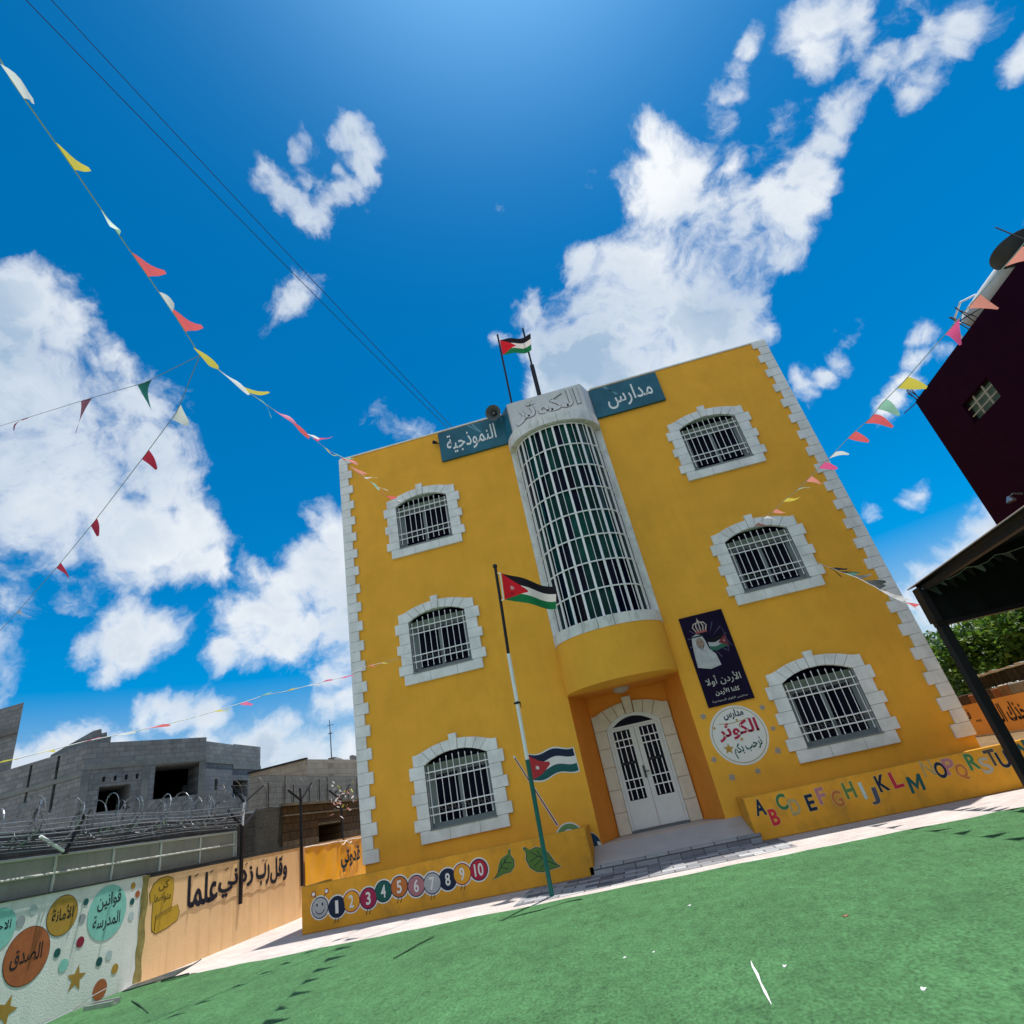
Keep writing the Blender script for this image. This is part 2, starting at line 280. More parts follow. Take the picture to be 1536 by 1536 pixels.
# ---- materials
def lin(h):
    h = h.lstrip('#'); o = []
    for i in (0, 2, 4):
        c = int(h[i:i + 2], 16) / 255; o.append(c / 12.92 if c <= .04045 else ((c + .055) / 1.055) ** 2.4)
    return tuple(o)
def M(name, col, rough=.7, var=.0, vs=3.0, bump=0.0, bs=60.0, metal=0.0, spec=.3, stain=None, stain_amt=0.0, st=(1.5, 1.5, .35), sss=0):
    m = bpy.data.materials.new(name); m.use_nodes = True; nt = m.node_tree; N = nt.nodes; L = nt.links
    b = N['Principled BSDF']; b.inputs['Roughness'].default_value = rough; b.inputs['Metallic'].default_value = metal
    b.inputs['Specular IOR Level'].default_value = spec
    b.inputs['Base Color'].default_value = (*col, 1)
    g = N.new('ShaderNodeNewGeometry'); src = None
    if var:
        n = N.new('ShaderNodeTexNoise'); n.inputs['Scale'].default_value = vs; n.inputs['Detail'].default_value = 7; n.inputs['Roughness'].default_value = .62
        L.new(g.outputs['Position'], n.inputs['Vector'])
        r = N.new('ShaderNodeMapRange'); r.inputs['From Min'].default_value = .3; r.inputs['From Max'].default_value = .7
        r.inputs['To Min'].default_value = 1 - var; r.inputs['To Max'].default_value = 1 + var; L.new(n.outputs['Fac'], r.inputs['Value'])
        mx = N.new('ShaderNodeMix'); mx.data_type = 'RGBA'; mx.blend_type = 'MULTIPLY'; mx.inputs['Factor'].default_value = 1
        mx.inputs['A'].default_value = (*col, 1); L.new(r.outputs[0], mx.inputs['B']); src = mx.outputs['Result']
    if stain is not None:
        mp = N.new('ShaderNodeVectorMath'); mp.operation = 'MULTIPLY'; mp.inputs[1].default_value = st; L.new(g.outputs['Position'], mp.inputs[0])
        n2 = N.new('ShaderNodeTexNoise'); n2.inputs['Scale'].default_value = 2.0; n2.inputs['Detail'].default_value = 8; n2.inputs['Roughness'].default_value = .68
        L.new(mp.outputs[0], n2.inputs['Vector'])
        r2 = N.new('ShaderNodeMapRange'); r2.inputs['From Min'].default_value = .5; r2.inputs['From Max'].default_value = .78; r2.inputs['To Max'].default_value = stain_amt
        L.new(n2.outputs['Fac'], r2.inputs['Value'])
        m2 = N.new('ShaderNodeMix'); m2.data_type = 'RGBA'; L.new(r2.outputs[0], m2.inputs['Factor'])
        if src: L.new(src, m2.inputs['A'])
        else: m2.inputs['A'].default_value = (*col, 1)
        m2.inputs['B'].default_value = (*stain, 1); src = m2.outputs['Result']
    if src: L.new(src, b.inputs['Base Color'])
    if bump:
        n3 = N.new('ShaderNodeTexNoise'); n3.inputs['Scale'].default_value = bs; n3.inputs['Detail'].default_value = 5
        L.new(g.outputs['Position'], n3.inputs['Vector'])
        bp = N.new('ShaderNodeBump'); bp.inputs['Strength'].default_value = bump; bp.inputs['Distance'].default_value = .02
        L.new(n3.outputs['Fac'], bp.inputs['Height']); L.new(bp.outputs[0], b.inputs['Normal'])
    return m
def brickM(name, u, c1, c2, mortar, bw=.4, bh=.2, ms=.012, rough=.85, var=.2, horiz=False, bump=.4, offset=.5, stain=None, stain_amt=.0):
    """masonry in the wall's own run direction u (x, y) and height"""
    m = bpy.data.materials.new(name); m.use_nodes = True; nt = m.node_tree; N = nt.nodes; L = nt.links
    b = N['Principled BSDF']; b.inputs['Roughness'].default_value = rough; b.inputs['Specular IOR Level'].default_value = .2
    g = N.new('ShaderNodeNewGeometry')
    if horiz: vec = g.outputs['Position']
    else:
        d = N.new('ShaderNodeVectorMath'); d.operation = 'DOT_PRODUCT'; d.inputs[1].default_value = (u[0], u[1], 0); L.new(g.outputs['Position'], d.inputs[0])
        sp = N.new('ShaderNodeSeparateXYZ'); L.new(g.outputs['Position'], sp.inputs[0])
        cb = N.new('ShaderNodeCombineXYZ'); L.new(d.outputs['Value'], cb.inputs[0]); L.new(sp.outputs['Z'], cb.inputs[1]); vec = cb.outputs[0]
    t = N.new('ShaderNodeTexBrick'); t.offset = offset; t.inputs['Color1'].default_value = (*c1, 1); t.inputs['Color2'].default_value = (*c2, 1)
    t.inputs['Mortar'].default_value = (*mortar, 1); t.inputs['Scale'].default_value = 1; t.inputs['Mortar Size'].default_value = ms
    t.inputs['Brick Width'].default_value = bw; t.inputs['Row Height'].default_value = bh; L.new(vec, t.inputs['Vector'])
    n = N.new('ShaderNodeTexNoise'); n.inputs['Scale'].default_value = 2.2; n.inputs['Detail'].default_value = 9; n.inputs['Roughness'].default_value = .7
    L.new(g.outputs['Position'], n.inputs['Vector'])
    r = N.new('ShaderNodeMapRange'); r.inputs['From Min'].default_value = .3; r.inputs['From Max'].default_value = .7; r.inputs['To Min'].default_value = 1 - var; r.inputs['To Max'].default_value = 1 + var
    L.new(n.outputs['Fac'], r.inputs['Value'])
    mx = N.new('ShaderNodeMix'); mx.data_type = 'RGBA'; mx.blend_type = 'MULTIPLY'; mx.inputs['Factor'].default_value = 1
    L.new(t.outputs['Color'], mx.inputs['A']); L.new(r.outputs[0], mx.inputs['B'])
    src = mx.outputs['Result']
    if stain is not None:
        n2 = N.new('ShaderNodeTexNoise'); n2.inputs['Scale'].default_value = 1.1; n2.inputs['Detail'].default_value = 9; n2.inputs['Roughness'].default_value = .7
        L.new(g.outputs['Position'], n2.inputs['Vector'])
        r2 = N.new('ShaderNodeMapRange'); r2.inputs['From Min'].default_value = .5; r2.inputs['From Max'].default_value = .72; r2.inputs['To Max'].default_value = stain_amt
        L.new(n2.outputs['Fac'], r2.inputs['Value'])
        m2 = N.new('ShaderNodeMix'); m2.data_type = 'RGBA'; L.new(r2.outputs[0], m2.inputs['Factor']); L.new(src, m2.inputs['A']); m2.inputs['B'].default_value = (*stain, 1); src = m2.outputs['Result']
    L.new(src, b.inputs['Base Color'])
    bp = N.new('ShaderNodeBump'); bp.inputs['Strength'].default_value = bump; bp.inputs['Distance'].default_value = .01
    iv = N.new('ShaderNodeMath'); iv.operation = 'SUBTRACT'; iv.inputs[0].default_value = 1; L.new(t.outputs['Fac'], iv.inputs[1])
    ad = N.new('ShaderNodeMath'); ad.operation = 'MULTIPLY_ADD'; L.new(n.outputs['Fac'], ad.inputs[0]); ad.inputs[1].default_value = .8; L.new(iv.outputs[0], ad.inputs[2])
    L.new(ad.outputs[0], bp.inputs['Height']); L.new(bp.outputs[0], b.inputs['Normal'])
    return m

X_, Y_, Z_ = V3((1, 0, 0)), V3((0, 1, 0)), V3((0, 0, 1))
G0 = 0.30                                   # level of the yard
yellow = M('yellow render', YEL, .8, .08, 1.3, .45, 70, spec=.15, stain=tuple(c * .60 for c in YEL), stain_amt=.22, st=(2.2, 2.2, .4))
ochre = M('ochre planter paint', (.74, .345, .032), .75, .14, 1.6, .3, 70, spec=.2, stain=(.20, .13, .045), stain_amt=.6, st=(1.2, 1.2, .8))
stone = M('white cut stone', (.76, .78, .79), .7, .14, 2.6, .2, 50, stain=(.36, .34, .30), stain_amt=.35, st=(2, 2, .8))
stone_b = M('cream cut stone', (.66, .60, .50), .7, .10, 4.0, .2, 50, stain=(.34, .28, .2), stain_amt=.35)
joint = M('stone joint', (.20, .19, .17), .9)
white_metal = M('white painted metal', (.84, .85, .88), .4, .04, 6.0)
alu = M('grey white window frame', (.20, .23, .24), .4)
darkglass = M('dark window glass', (.002, .003, .012), .08, spec=.05)
bayglass = [M('stair glass ' + n, c, .08, .4, 3, spec=.07) for n, c in (('navy', (.002, .004, .018)), ('green', (.006, .060, .050)), ('black', (.002, .003, .008)), ('curtained', (.05, .085, .08)), ('deep green', (.004, .034, .032)))]
roller = M('roller shutter box', (.17, .21, .17), .6, .1, 8)
black_m = M('black painted steel', (.012, .012, .016), .5)
navy = M('navy paint', (.008, .018, .05), .7, .1, 8); white_p = M('white paint', (.72, .72, .70), .7, .06, 6)
red_p = M('red paint', (.50, .02, .04), .7, .1, 8); green_p = M('green paint', (.02, .17, .09), .7, .1, 8)
grey_p = M('grey paint', (.40, .41, .43), .7, .08, 8); orange_p = M('orange paint', (.50, .15, .035), .7, .1, 8)
mauve_p = M('mauve paint', (.42, .17, .2), .7, .1, 8); mustard_p = M('mustard paint', (.46, .28, .05), .7, .1, 8)
teal_p = M('dark teal paint', (.01, .1, .1), .7, .1, 8); turq_p = M('turquoise paint', (.25, .62, .55), .7, .1, 8)
sky_p = M('pale blue paint', (.48, .6, .62), .7, .1, 8); maroon_p = M('dark red paint', (.27, .02, .05), .7, .1, 8)
olive_p = M('leaf green paint', (.10, .20, .04), .7, .12, 8); pink_p = M('pink paint', (.72, .36, .32), .7)
concrete = M('raw concrete', (.16, .165, .16), .9, .2, 2.5, .4, 30, stain=(.07, .07, .07), stain_amt=.5)
dark_void = M('unlit room', (.012, .012, .014), 1.0, spec=0)  # near-black colour puts the shade inside openings onto the surfaces
STRINGS = {"S1": [[[-2.354, -12.011, 4.749], [-2.373, -11.919, 4.747], [-2.396, -11.81, 4.731]], [[-2.408, -11.748, 4.708], [-2.472, -11.437, 4.721], [-2.542, -11.101, 4.723], [-2.597, -10.835, 4.731], [-2.654, -10.558, 4.735], [-2.681, -10.426, 4.735], [-2.74, -10.14, 4.71], [-2.809, -9.806, 4.854], [-2.881, -9.453, 5.006], [-2.951, -9.118, 5.168], [-3.028, -8.74, 5.345], [-3.113, -8.332, 5.541], [-3.202, -7.899, 5.717], [-3.285, -7.494, 5.918], [-3.374, -7.063, 6.105], [-3.478, -6.56, 6.357], [-3.565, -6.139, 6.564], [-3.688, -5.541, 6.789], [-3.79, -5.046, 7.004], [-3.893, -4.544, 7.226], [-4.011, -3.974, 7.493], [-4.126, -3.416, 7.727], [-4.253, -2.799, 7.968], [-4.398, -2.094, 8.262], [-4.566, -1.279, 8.623]], [[-4.789, -0.2, 9.118]]], "S2": [[[-8.9, -7.454, 7.801]], [[-5.956, -8.738, 6.276], [-4.476, -9.383, 5.517], [-3.458, -9.827, 4.981]], [[-2.74, -10.14, 4.71]]], "S3": [[[-8.9, -6.579, 4.555]], [[-6.392, -8.029, 4.382], [-5.202, -8.717, 4.332], [-4.401, -9.18, 4.337], [-3.481, -9.712, 4.39], [-3.018, -9.979, 4.432]], [[-2.74, -10.14, 4.71]]], "S4": [[[-6.377, -8.238, 2.829]], [[-6.326, -7.912, 2.899], [-6.273, -7.575, 2.991], [-6.209, -7.173, 3.102], [-6.146, -6.77, 3.192], [-6.088, -6.4, 3.282], [-6.012, -5.916, 3.403], [-5.937, -5.442, 3.546], [-5.864, -4.977, 3.692], [-5.797, -4.551, 3.838], [-5.708, -3.984, 3.967], [-5.629, -3.482, 4.11], [-5.56, -3.039, 4.231], [-5.477, -2.512, 4.368], [-5.352, -1.721, 4.684], [-5.242, -1.016, 4.872]], [[-5.101, -0.12, 5.131]]], "S5": [[[4.144, -8.866, 5.23]], [[4.074, -8.075, 5.234], [4.024, -7.501, 5.27], [3.992, -7.134, 5.281], [3.904, -6.126, 5.334], [3.859, -5.618, 5.39], [3.83, -5.284, 5.39], [3.785, -4.767, 5.475], [3.727, -4.106, 5.531], [3.693, -3.716, 5.581], [3.647, -3.189, 5.629], [3.596, -2.613, 5.691], [3.55, -2.087, 5.788], [3.499, -1.495, 5.853], [3.453, -0.979, 5.955], [3.405, -0.432, 6.041]], [[3.381, -0.15, 6.073]]], "S6": [[[4.346, -0.1, 5.014]], [[4.368, -0.487, 4.739], [4.385, -0.77, 4.571], [4.395, -0.943, 4.448], [4.407, -1.155, 4.313], [4.42, -1.381, 4.175], [4.436, -1.646, 3.959], [4.445, -1.798, 3.841], [4.457, -2.01, 3.642], [4.47, -2.238, 3.458], [4.486, -2.514, 3.277]], [[4.495, -2.658, 3.141]]]}
LETTERS = {"A": [1.341, 0.79], "B": [1.524, 0.606], "C": [1.724, 0.801], "D": [1.91, 0.691], "E": [2.187, 0.704], "F": [2.395, 0.769], "G": [2.631, 0.679], "H": [2.871, 0.767], "I": [3.078, 0.718], "J": [3.219, 0.61], "K": [3.423, 0.77], "L": [3.663, 0.777], "M": [3.934, 0.664], "N": [4.217, 0.848], "O": [4.403, 0.781], "P": [4.56, 0.809], "Q": [4.709, 0.69], "R": [4.935, 0.809], "S": [5.107, 0.714], "T": [5.25, 0.805], "U": [5.41, 0.743], "V": [5.569, 0.725], "W": [5.743, 0.84]}
WIRES = [[[-9.932, -15.079, 18.367], [-3.15, 0.3, 11.3]], [[-10.109, -14.511, 19.952], [-3.05, 0.3, 11.35]]]

# ------------------------------------------------------------------ the setting: ground, turf, pavement, ramp
def turf_mat():
    m = M('artificial turf', TURF, .8, .16, .9, .0, spec=.15); nt = m.node_tree; N = nt.nodes; L = nt.links; b = N['Principled BSDF']
    g = N.new('ShaderNodeNewGeometry')
    def nz(s, st, det=4):
        mp = N.new('ShaderNodeVectorMath'); mp.operation = 'MULTIPLY'; mp.inputs[1].default_value = st; L.new(g.outputs['Position'], mp.inputs[0])
        n = N.new('ShaderNodeTexNoise'); n.inputs['Scale'].default_value = s; n.inputs['Detail'].default_value = det; n.inputs['Roughness'].default_value = .7
        L.new(mp.outputs[0], n.inputs['Vector']); return n.outputs['Fac']
    f1 = nz(42, (1, .55, 1)); f2 = nz(9, (1, .5, 1), 6)
    base = b.inputs['Base Color'].links[0].from_socket
    ad = N.new('ShaderNodeMath'); ad.operation = 'MULTIPLY_ADD'; L.new(f2, ad.inputs[0]); ad.inputs[1].default_value = .55; L.new(f1, ad.inputs[2])
    r = N.new('ShaderNodeMapRange'); r.inputs['From Min'].default_value = .45; r.inputs['From Max'].default_value = 1.1; r.inputs['To Min'].default_value = .30; r.inputs['To Max'].default_value = 1.85
    L.new(ad.outputs[0], r.inputs['Value'])
    mx = N.new('ShaderNodeMix'); mx.data_type = 'RGBA'; mx.blend_type = 'MULTIPLY'; mx.inputs['Factor'].default_value = 1
    L.new(base, mx.inputs['A']); L.new(r.outputs[0], mx.inputs['B']); L.new(mx.outputs['Result'], b.inputs['Base Color'])
    bp = N.new('ShaderNodeBump'); bp.inputs['Strength'].default_value = .8; bp.inputs['Distance'].default_value = .02
    L.new(f1, bp.inputs['Height']); L.new(bp.outputs[0], b.inputs['Normal'])
    return m
earth = M('dry earth', (.30, .25, .18), .95, .25, .6)
mb = MB(); mb.quad((-400, -400, G0 - .03), (400, -400, G0 - .03), (400, 400, G0 - .03), (-400, 400, G0 - .03))
tag(mb.build('ground', earth), kind='structure')
pave = brickM('pale paving tiles', None, (.62, .57, .53), (.54, .46, .43), (.42, .38, .35), .2, .1, .004, .8, .14, True, .3, stain=(.3, .27, .24), stain_amt=.35)
mb = MB()
mb.quad((-9, -3.2, G0 - .006), (9, -3.2, G0 - .006), (9, -.0, G0 - .006), (-9, 0, G0 - .006))
mb.quad((-9, 0, G0 - .006), (-6.4, 0, G0 - .006), (-6.4, 14, G0 - .006), (-9, 14, G0 - .006))
tag(mb.build('pavement', pave), kind='structure')
# same ribbed paving before the door, shade put into its darker colours
tiles = brickM('shaded ribbed tiles', None, (.50, .50, .51), (.13, .13, .15), (.10, .10, .10), .40, .22, .012, .8, .16, True, .3)
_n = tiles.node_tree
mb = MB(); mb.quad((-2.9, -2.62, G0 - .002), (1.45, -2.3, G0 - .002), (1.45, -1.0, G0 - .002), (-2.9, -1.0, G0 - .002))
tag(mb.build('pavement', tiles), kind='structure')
# turf with a slightly wavy torn edge
mb = MB(); top = []; low = []
nx = 90
for i in range(nx + 1):
    x = -8.98 + i * (17.4 / nx)
    e = -2.90 + .018 * math.sin(x * 3.1) + .012 * math.sin(x * 9.7 + 1) + (.05 if x > 5 else 0) - (.10 * max(0, -8.2 - x) * 3)
    top.append((x, e, G0 + .004 + .006 * (math.sin(x * 5) > .6))); low.append((x, -30, G0 + .004))
for i in range(nx): mb.quad(low[i], low[i + 1], top[i + 1], top[i])
for i in range(nx): mb.quad(top[i], top[i + 1], (top[i + 1][0], top[i + 1][1] + .004, G0 - .006), (top[i][0], top[i][1] + .004, G0 - .006))
tag(mb.build('turf', turf_mat()), kind='structure')
# ramp up to the door and its tiled kerb
rampm = M('pale ramp screed', (.47, .46, .45), .6, .08, 2.5, .1, 40, stain=(.3, .29, .27), stain_amt=.4, st=(1, 1, 1))
mb = MB()
mb.prism([(-1.718, 0, .651), (-1.718, -.90, .43), (-1.718, -.90, G0), (-1.718, 0, G0)], (2.836, 0, 0))
tag(mb.build('ramp', rampm), kind='structure')
mb = MB(); mb.box(-1.80, 1.20, -1.0, -.902, G0 - .004, .425)
tag(mb.build('kerb', brickM('kerb tiles', (1, 0), (.40, .40, .41), (.15, .15, .17), (.1, .1, .1), .4, .125, .01)), kind='structure')

# ------------------------------------------------------------------ the yellow school
school = empty('school_building', (-.38, 0, G0), 'three storey yellow school with white corner stones and a tall curved stair window', 'building')
AL, AR, SILL, FH = -4.21, 3.43, 1.285, 3.2
WX = [(a, SILL + FH * k) for k in range(3) for a in (AL, AR)]
XL, XR, ZT, YB = -6.40, 5.645, 11.15, 9.5
mb = MB()
holes = [(a - .71, a + .71, z + .232, z + 1.665) for a, z in WX] + [(-1.574, .83, .655, 3.45), (-1.40, .675, 4.72, 10.0)]
wall_grid(mb, lambda u, v, w: (u, w, v), XL, XR, G0, ZT, holes[:6], .24)
mb2 = MB(); wall_grid(mb2, lambda u, v, w: (u, w, v), XL, XR, G0, ZT, holes, .0)
mb = MB()
us = holes
wall_grid(mb, lambda u, v, w: (u, w, v), XL, XR, G0, ZT, holes, .0)
for a, b, c, d in holes[:6]:
    for (p, q) in (((a, c), (b, c)), ((b, c), (b, d)), ((b, d), (a, d)), ((a, d), (a, c))):
        mb.quad((p[0], 0, p[1]), (q[0], 0, q[1]), (q[0], .24, q[1]), (p[0], .24, p[1]), 1)
    mb.quad((a, .24, c), (b, .24, c), (b, .24, d), (a, .24, d))
# splayed door recess
f = [(-1.574, 0), (-1.244, 1.0), (.52, 1.0), (.83, 0)]
# stair well behind the curved window
a, b, c, d = holes[7]
for (p, q) in (((a, c), (b, c)), ((b, c), (b, d)), ((b, d), (a, d)), ((a, d), (a, c))):
    mb.quad((p[0], 0, p[1]), (q[0], 0, q[1]), (q[0], .3, q[1]), (p[0], .3, p[1]))
mb.quad((a, .3, c), (b, .3, c), (b, .3, d), (a, .3, d))
# sides, back, parapet and roof deck
mb.quad((XL, 0, G0), (XL, YB, G0), (XL, YB, ZT), (XL, 0, ZT)); mb.quad((XR, 0, G0), (XR, YB, G0), (XR, YB, ZT), (XR, 0, ZT))
mb.quad((XL, YB, G0), (XR, YB, G0), (XR, YB, ZT), (XL, YB, ZT))
for (x0, x1, y0, y1) in ((XL, XR, 0, .2), (XL, XR, YB - .2, YB), (XL, XL + .2, .2, YB - .2), (XR - .2, XR, .2, YB - .2)):
    mb.quad((x0, y0, ZT), (x1, y0, ZT), (x1, y1, ZT), (x0, y1, ZT))
mb.quad((XL + .2, .2, ZT), (XR - .2, .2, ZT), (XR - .2, .2, ZT - .7), (XL + .2, .2, ZT - .7))
mb.quad((XL, 0.01, ZT - .7), (XR, .01, ZT - .7), (XR, YB, ZT - .7), (XL, YB, ZT - .7))
mb.build('wall', [yellow, stone], school, flip=False)
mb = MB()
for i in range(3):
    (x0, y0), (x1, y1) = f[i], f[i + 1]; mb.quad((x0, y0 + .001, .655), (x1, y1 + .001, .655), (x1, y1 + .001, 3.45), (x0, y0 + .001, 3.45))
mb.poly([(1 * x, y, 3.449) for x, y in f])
mb.build('porch_wall', M('porch orange', (.78, .28, .035), .75, .08, 1.5, .25, 90, spec=.2), school, flip=False)  # porch walls and ceiling in a deeper orange than the facade
# coping on the parapet
for q in ((XL - .02, -1.62, -.03, .22), (.9, XR + .02, -.03, .22), (XR - .2, XR + .02, .221, YB), (XL - .02, XL + .2, .221, YB)):
    mb = MB(); mb.box(*q, ZT + .001, ZT + .04); mb.build('coping', stone, school)
# porch floor and ceiling
mb = MB(); mb.poly([(-1.572, -.0, .652), (-1.242, .999, .652), (.518, .999, .652), (.828, 0, .652)]); mb.build('porch_floor', rampm, school)
def ell(t, a, b, cx=-.37): return (cx - a * math.cos(t), -b * math.sin(t))
NB = 40
def arc(a, b, n=NB): return [ell(math.pi * i / n, a, b) for i in range(n + 1)]
# curved apron over the door, with its soffit
mb = MB(); o = arc(1.215, .95)
for i in range(NB): mb.quad((*o[i], 3.45), (*o[i + 1], 3.45), (*o[i + 1], 4.50), (*o[i], 4.50))
ceil_in = [(.83, .0), (.52, 1.0), (-1.244, 1.0), (-1.574, .0)]
mb.poly([(*p, 3.45) for p in o] + [(x, y, 3.45) for x, y in ceil_in])
mb.build('bay_apron', yellow, school, smooth=True, flip=False)

# corner stones
def quoins(x_edge, sgn):
    mb = MB(); z = 1.15; k = 0
    while z < ZT - .02:
        h = .245; zt = min(z + h, ZT - .002); w = .325 if k % 2 == 0 else .215
        if ZT - zt < .1: zt = ZT - .002
        x0, x1 = sorted((x_edge - sgn * .035, x_edge + sgn * w))
        mb.box(x0, x1, -.045 - .004 * random.random(), -.0, z + .003, zt - .003)
        xs = sorted((x_edge, x_edge - sgn * .035))
        mb.box(xs[0], xs[1], 0.001, .2 if k % 2 else .32, z + .003, zt - .003)
        z = zt; k += 1
    mb.box(*sorted((x_edge + sgn * .01, x_edge + sgn * .2)), -.036, -.001, 1.15, ZT - .01, 1)
    return mb.build('corner_stones', [stone, joint], school, bevel=.006)
quoins(XL, 1); quoins(XR, -1)

# windows: frame > pane, roller_box, stone_surround, grille
def arch_z(x, hw=.70, z0=1.46, rise=.19):
    R_ = (hw * hw + rise * rise) / (2 * rise); return z0 + rise - R_ + math.sqrt(max(R_ * R_ - x * x, 0))
def outer_z(x): return 1.695 + .165 * max(0, 1 - (abs(x) / .80) ** 2) ** .9
def make_window():
    W = (0, 0, 0)
    f = MB()
    f.box(-.70, -.60, .10, .17, .235, 1.30); f.box(.62, .70, .10, .17, .235, 1.30); f.box(-.035, .035, .09, .16, .30, 1.30)
    f.box(-.60, .62, .10, .17, .235, .335); f.box(-.60, .62, .10, .17, 1.25, 1.30)
    f.box(-.60, -.555, .115, .15, .335, 1.25); f.box(.585, .62, .115, .15, .335, 1.25); f.box(-.72, .72, -.075, .10, .215, .245)
    win = f.build('window', alu, None, loc=W)
    p = MB(); p.box(-.70, .70, .16, .175, .24, 1.66); p.build('pane', darkglass, win)
    r = MB(); r.box(-.70, .70, .07, .158, 1.302, 1.47)
    for k in range(5): r.box(-.69, .69, .064, .07, 1.315 + k * .03, 1.335 + k * .03)
    r.build('roller_box', roller, win)
    s = MB(); Yf, Yk = -.062, .02
    def st(x0, x1, z0, z1, dy=0): s.box(x0 + .003, x1 - .003, Yf - dy, Yk, z0 + .003, z1 - .003)
    st(-.94, -.31, 0, .232); st(-.31, .33, 0, .232); st(.33, .94, 0, .232)
    zs = [.232, .455, .725, .945, 1.205, 1.46]
    for sg in (-1, 1):
        for k in range(5):
            w = 1.05 if k % 2 == 0 else .97
            x0, x1 = sorted((sg * .70, sg * w)); st(x0, x1, zs[k], zs[k + 1], .004 * random.random())
    xs_in = [-.70, -.56, -.40, -.24, -.078, .078, .24, .40, .56, .70]; xs_out = [-.945, -.73, -.52, -.30, -.088, .088, .30, .52, .73, .945]
    for k in range(9):
        if k == 4: pts = [(-.072, arch_z(0) - .005), (.072, arch_z(0) - .005), (.092, 1.97), (-.092, 1.97)]; dy = .022
        else:
            a, b = xs_in[k] + .004, xs_in[k + 1] - .004; c_, d_ = xs_out[k + 1] - .004, xs_out[k] + .004
            pts = [(a, arch_z(a) + .003), (b, arch_z(b) + .003), (c_, outer_z(c_)), ((c_ + d_) / 2, outer_z((c_ + d_) / 2)), (d_, outer_z(d_))]; dy = .003 * random.random()
            if k == 0: pts = [(-.70, 1.463), (b, arch_z(b) + .003), (c_, outer_z(c_)), (-.84, 1.695), (-.945, 1.69), (-.945, 1.463)]
            if k == 8: pts = [(a, arch_z(a) + .003), (.70, 1.463), (.945, 1.463), (.945, 1.69), (.84, 1.695), (d_, outer_z(d_))]
        s.prism([(x, Yf - dy, z) for x, z in pts], (0, Yk - Yf + dy, 0))
    for sg in (-1, 1):
        x0, x1 = sorted((sg * .703, sg * .93)); s.box(x0, x1, -.05, -.001, .02, 1.68, 1)
    s.box(-.92, .92, -.05, -.001, .01, .225, 1)
    N_ = 12
    for i in range(N_):
        a = -.9 + 1.8 * i / N_; b = -.9 + 1.8 * (i + 1) / N_
        s.prism([(a, -.05, arch_z(max(-.7, min(.7, a))) + .02), (b, -.05, arch_z(max(-.7, min(.7, b))) + .02), (b, -.05, outer_z(b) - .01), (a, -.05, outer_z(a) - .01)], (0, .045, 0), 1)
    s.build('stone_surround', [stone, joint], win, bevel=.005)
    g = MB()
    for z in (.49, .64, 1.155, 1.305): g.tube([(-.72, -.012, z), (.72, -.012, z)], .014, 6)
    for k in range(10):
        x = -.635 + k * 1.27 / 9; zt = arch_z(x) - .075
        g.tube([(x, -.012, .345), (x, -.012, zt)], .0085, 6)
        g.lathe((x, -.012, zt - .035), (0, 0, 1), [(.009, 0), (.014, .015), (.012, .03), (.002, .05)], 6)
        g.lathe((x, -.012, .345), (0, 0, 1), [(.002, -.01), (.014, .0), (.012, .02), (.009, .035)], 6)
    sc_ = g
    for k in range(9):
        x = -.565 + k * 1.27 / 9
        for z in (.565, 1.23):
            sc_.ring((x - .025, -.006, z + .018), .026, .005, (0, 1, 0), 10, 4, 1); sc_.ring((x + .025, -.006, z - .018), .026, .005, (0, 1, 0), 10, 4, 1)
    g.build('grille', [white_metal, M('dull iron scrolls', (.12, .13, .14), .5)], win, smooth=True)
    return win
win0 = make_window()
for i, (a, z) in enumerate(WX):
    loc = V3((a, 0, z)) - wloc(school)
    if i == 0: win0.parent = school; win0.location = loc
    else: copy_tree(win0, school, loc)

# the tall curved stair window
a_o, b_o, a_i, b_i = 1.215, .95, 1.045, .84
s = MB()
for sg, x0, x1 in ((-1, -1.585, -1.42), (1, .685, .853)):
    z = 4.74; k = 0
    while z < 10.0:
        h = .62; zt = min(z + h, 10.06); s.box(x0, x1, -.06, .0, z + .002, zt - .002); z = zt; k += 1
def band(z0, z1, ao, bo, ai, bi, nst, t0=0.0, t1=math.pi, gap=.004):
    for q in range(nst):
        ta = t0 + (t1 - t0) * q / nst + gap; tb = t0 + (t1 - t0) * (q + 1) / nst - gap; m = 4
        P = [ell(ta + (tb - ta) * i / m, ao, bo) for i in range(m + 1)]; Q = [ell(ta + (tb - ta) * i / m, ai, bi) for i in range(m + 1)]
        for i in range(m):
            s.quad((*P[i], z0), (*P[i + 1], z0), (*P[i + 1], z1), (*P[i], z1)); s.quad((*Q[i], z0), (*Q[i + 1], z0), (*Q[i + 1], z1), (*Q[i], z1))
            s.quad((*P[i], z1), (*P[i + 1], z1), (*Q[i + 1], z1), (*Q[i], z1)); s.quad((*P[i], z0), (*P[i + 1], z0), (*Q[i + 1], z0), (*Q[i], z0))
        for i in (0, m): s.quad((*P[i], z0), (*P[i], z1), (*Q[i], z1), (*Q[i], z0))
band(4.50, 4.73, 1.228, .965, .9, .7, 11)
band(9.80, 10.10, 1.23, .97, .9, .72, 11)
s.prism([(-1.60, -.065, 10.06), (-1.60, -.065, 9.93), (-1.40, -.065, 9.93), (-1.36, -.065, 10.12)], (0, .06, 0))
s.prism([(.87, -.065, 10.06), (.87, -.065, 9.93), (.67, -.065, 9.93), (.63, -.065, 10.12)], (0, .06, 0))
bay = s.build('bay_window', M('stained white stone', (.72, .73, .72), .75, .1, 4, .25, 40, stain=(.16, .15, .13), stain_amt=.6, st=(2.5, 2.5, 1)), school, flip=True)
mb = MB(); P = arc(a_i - .05, b_i - .05)
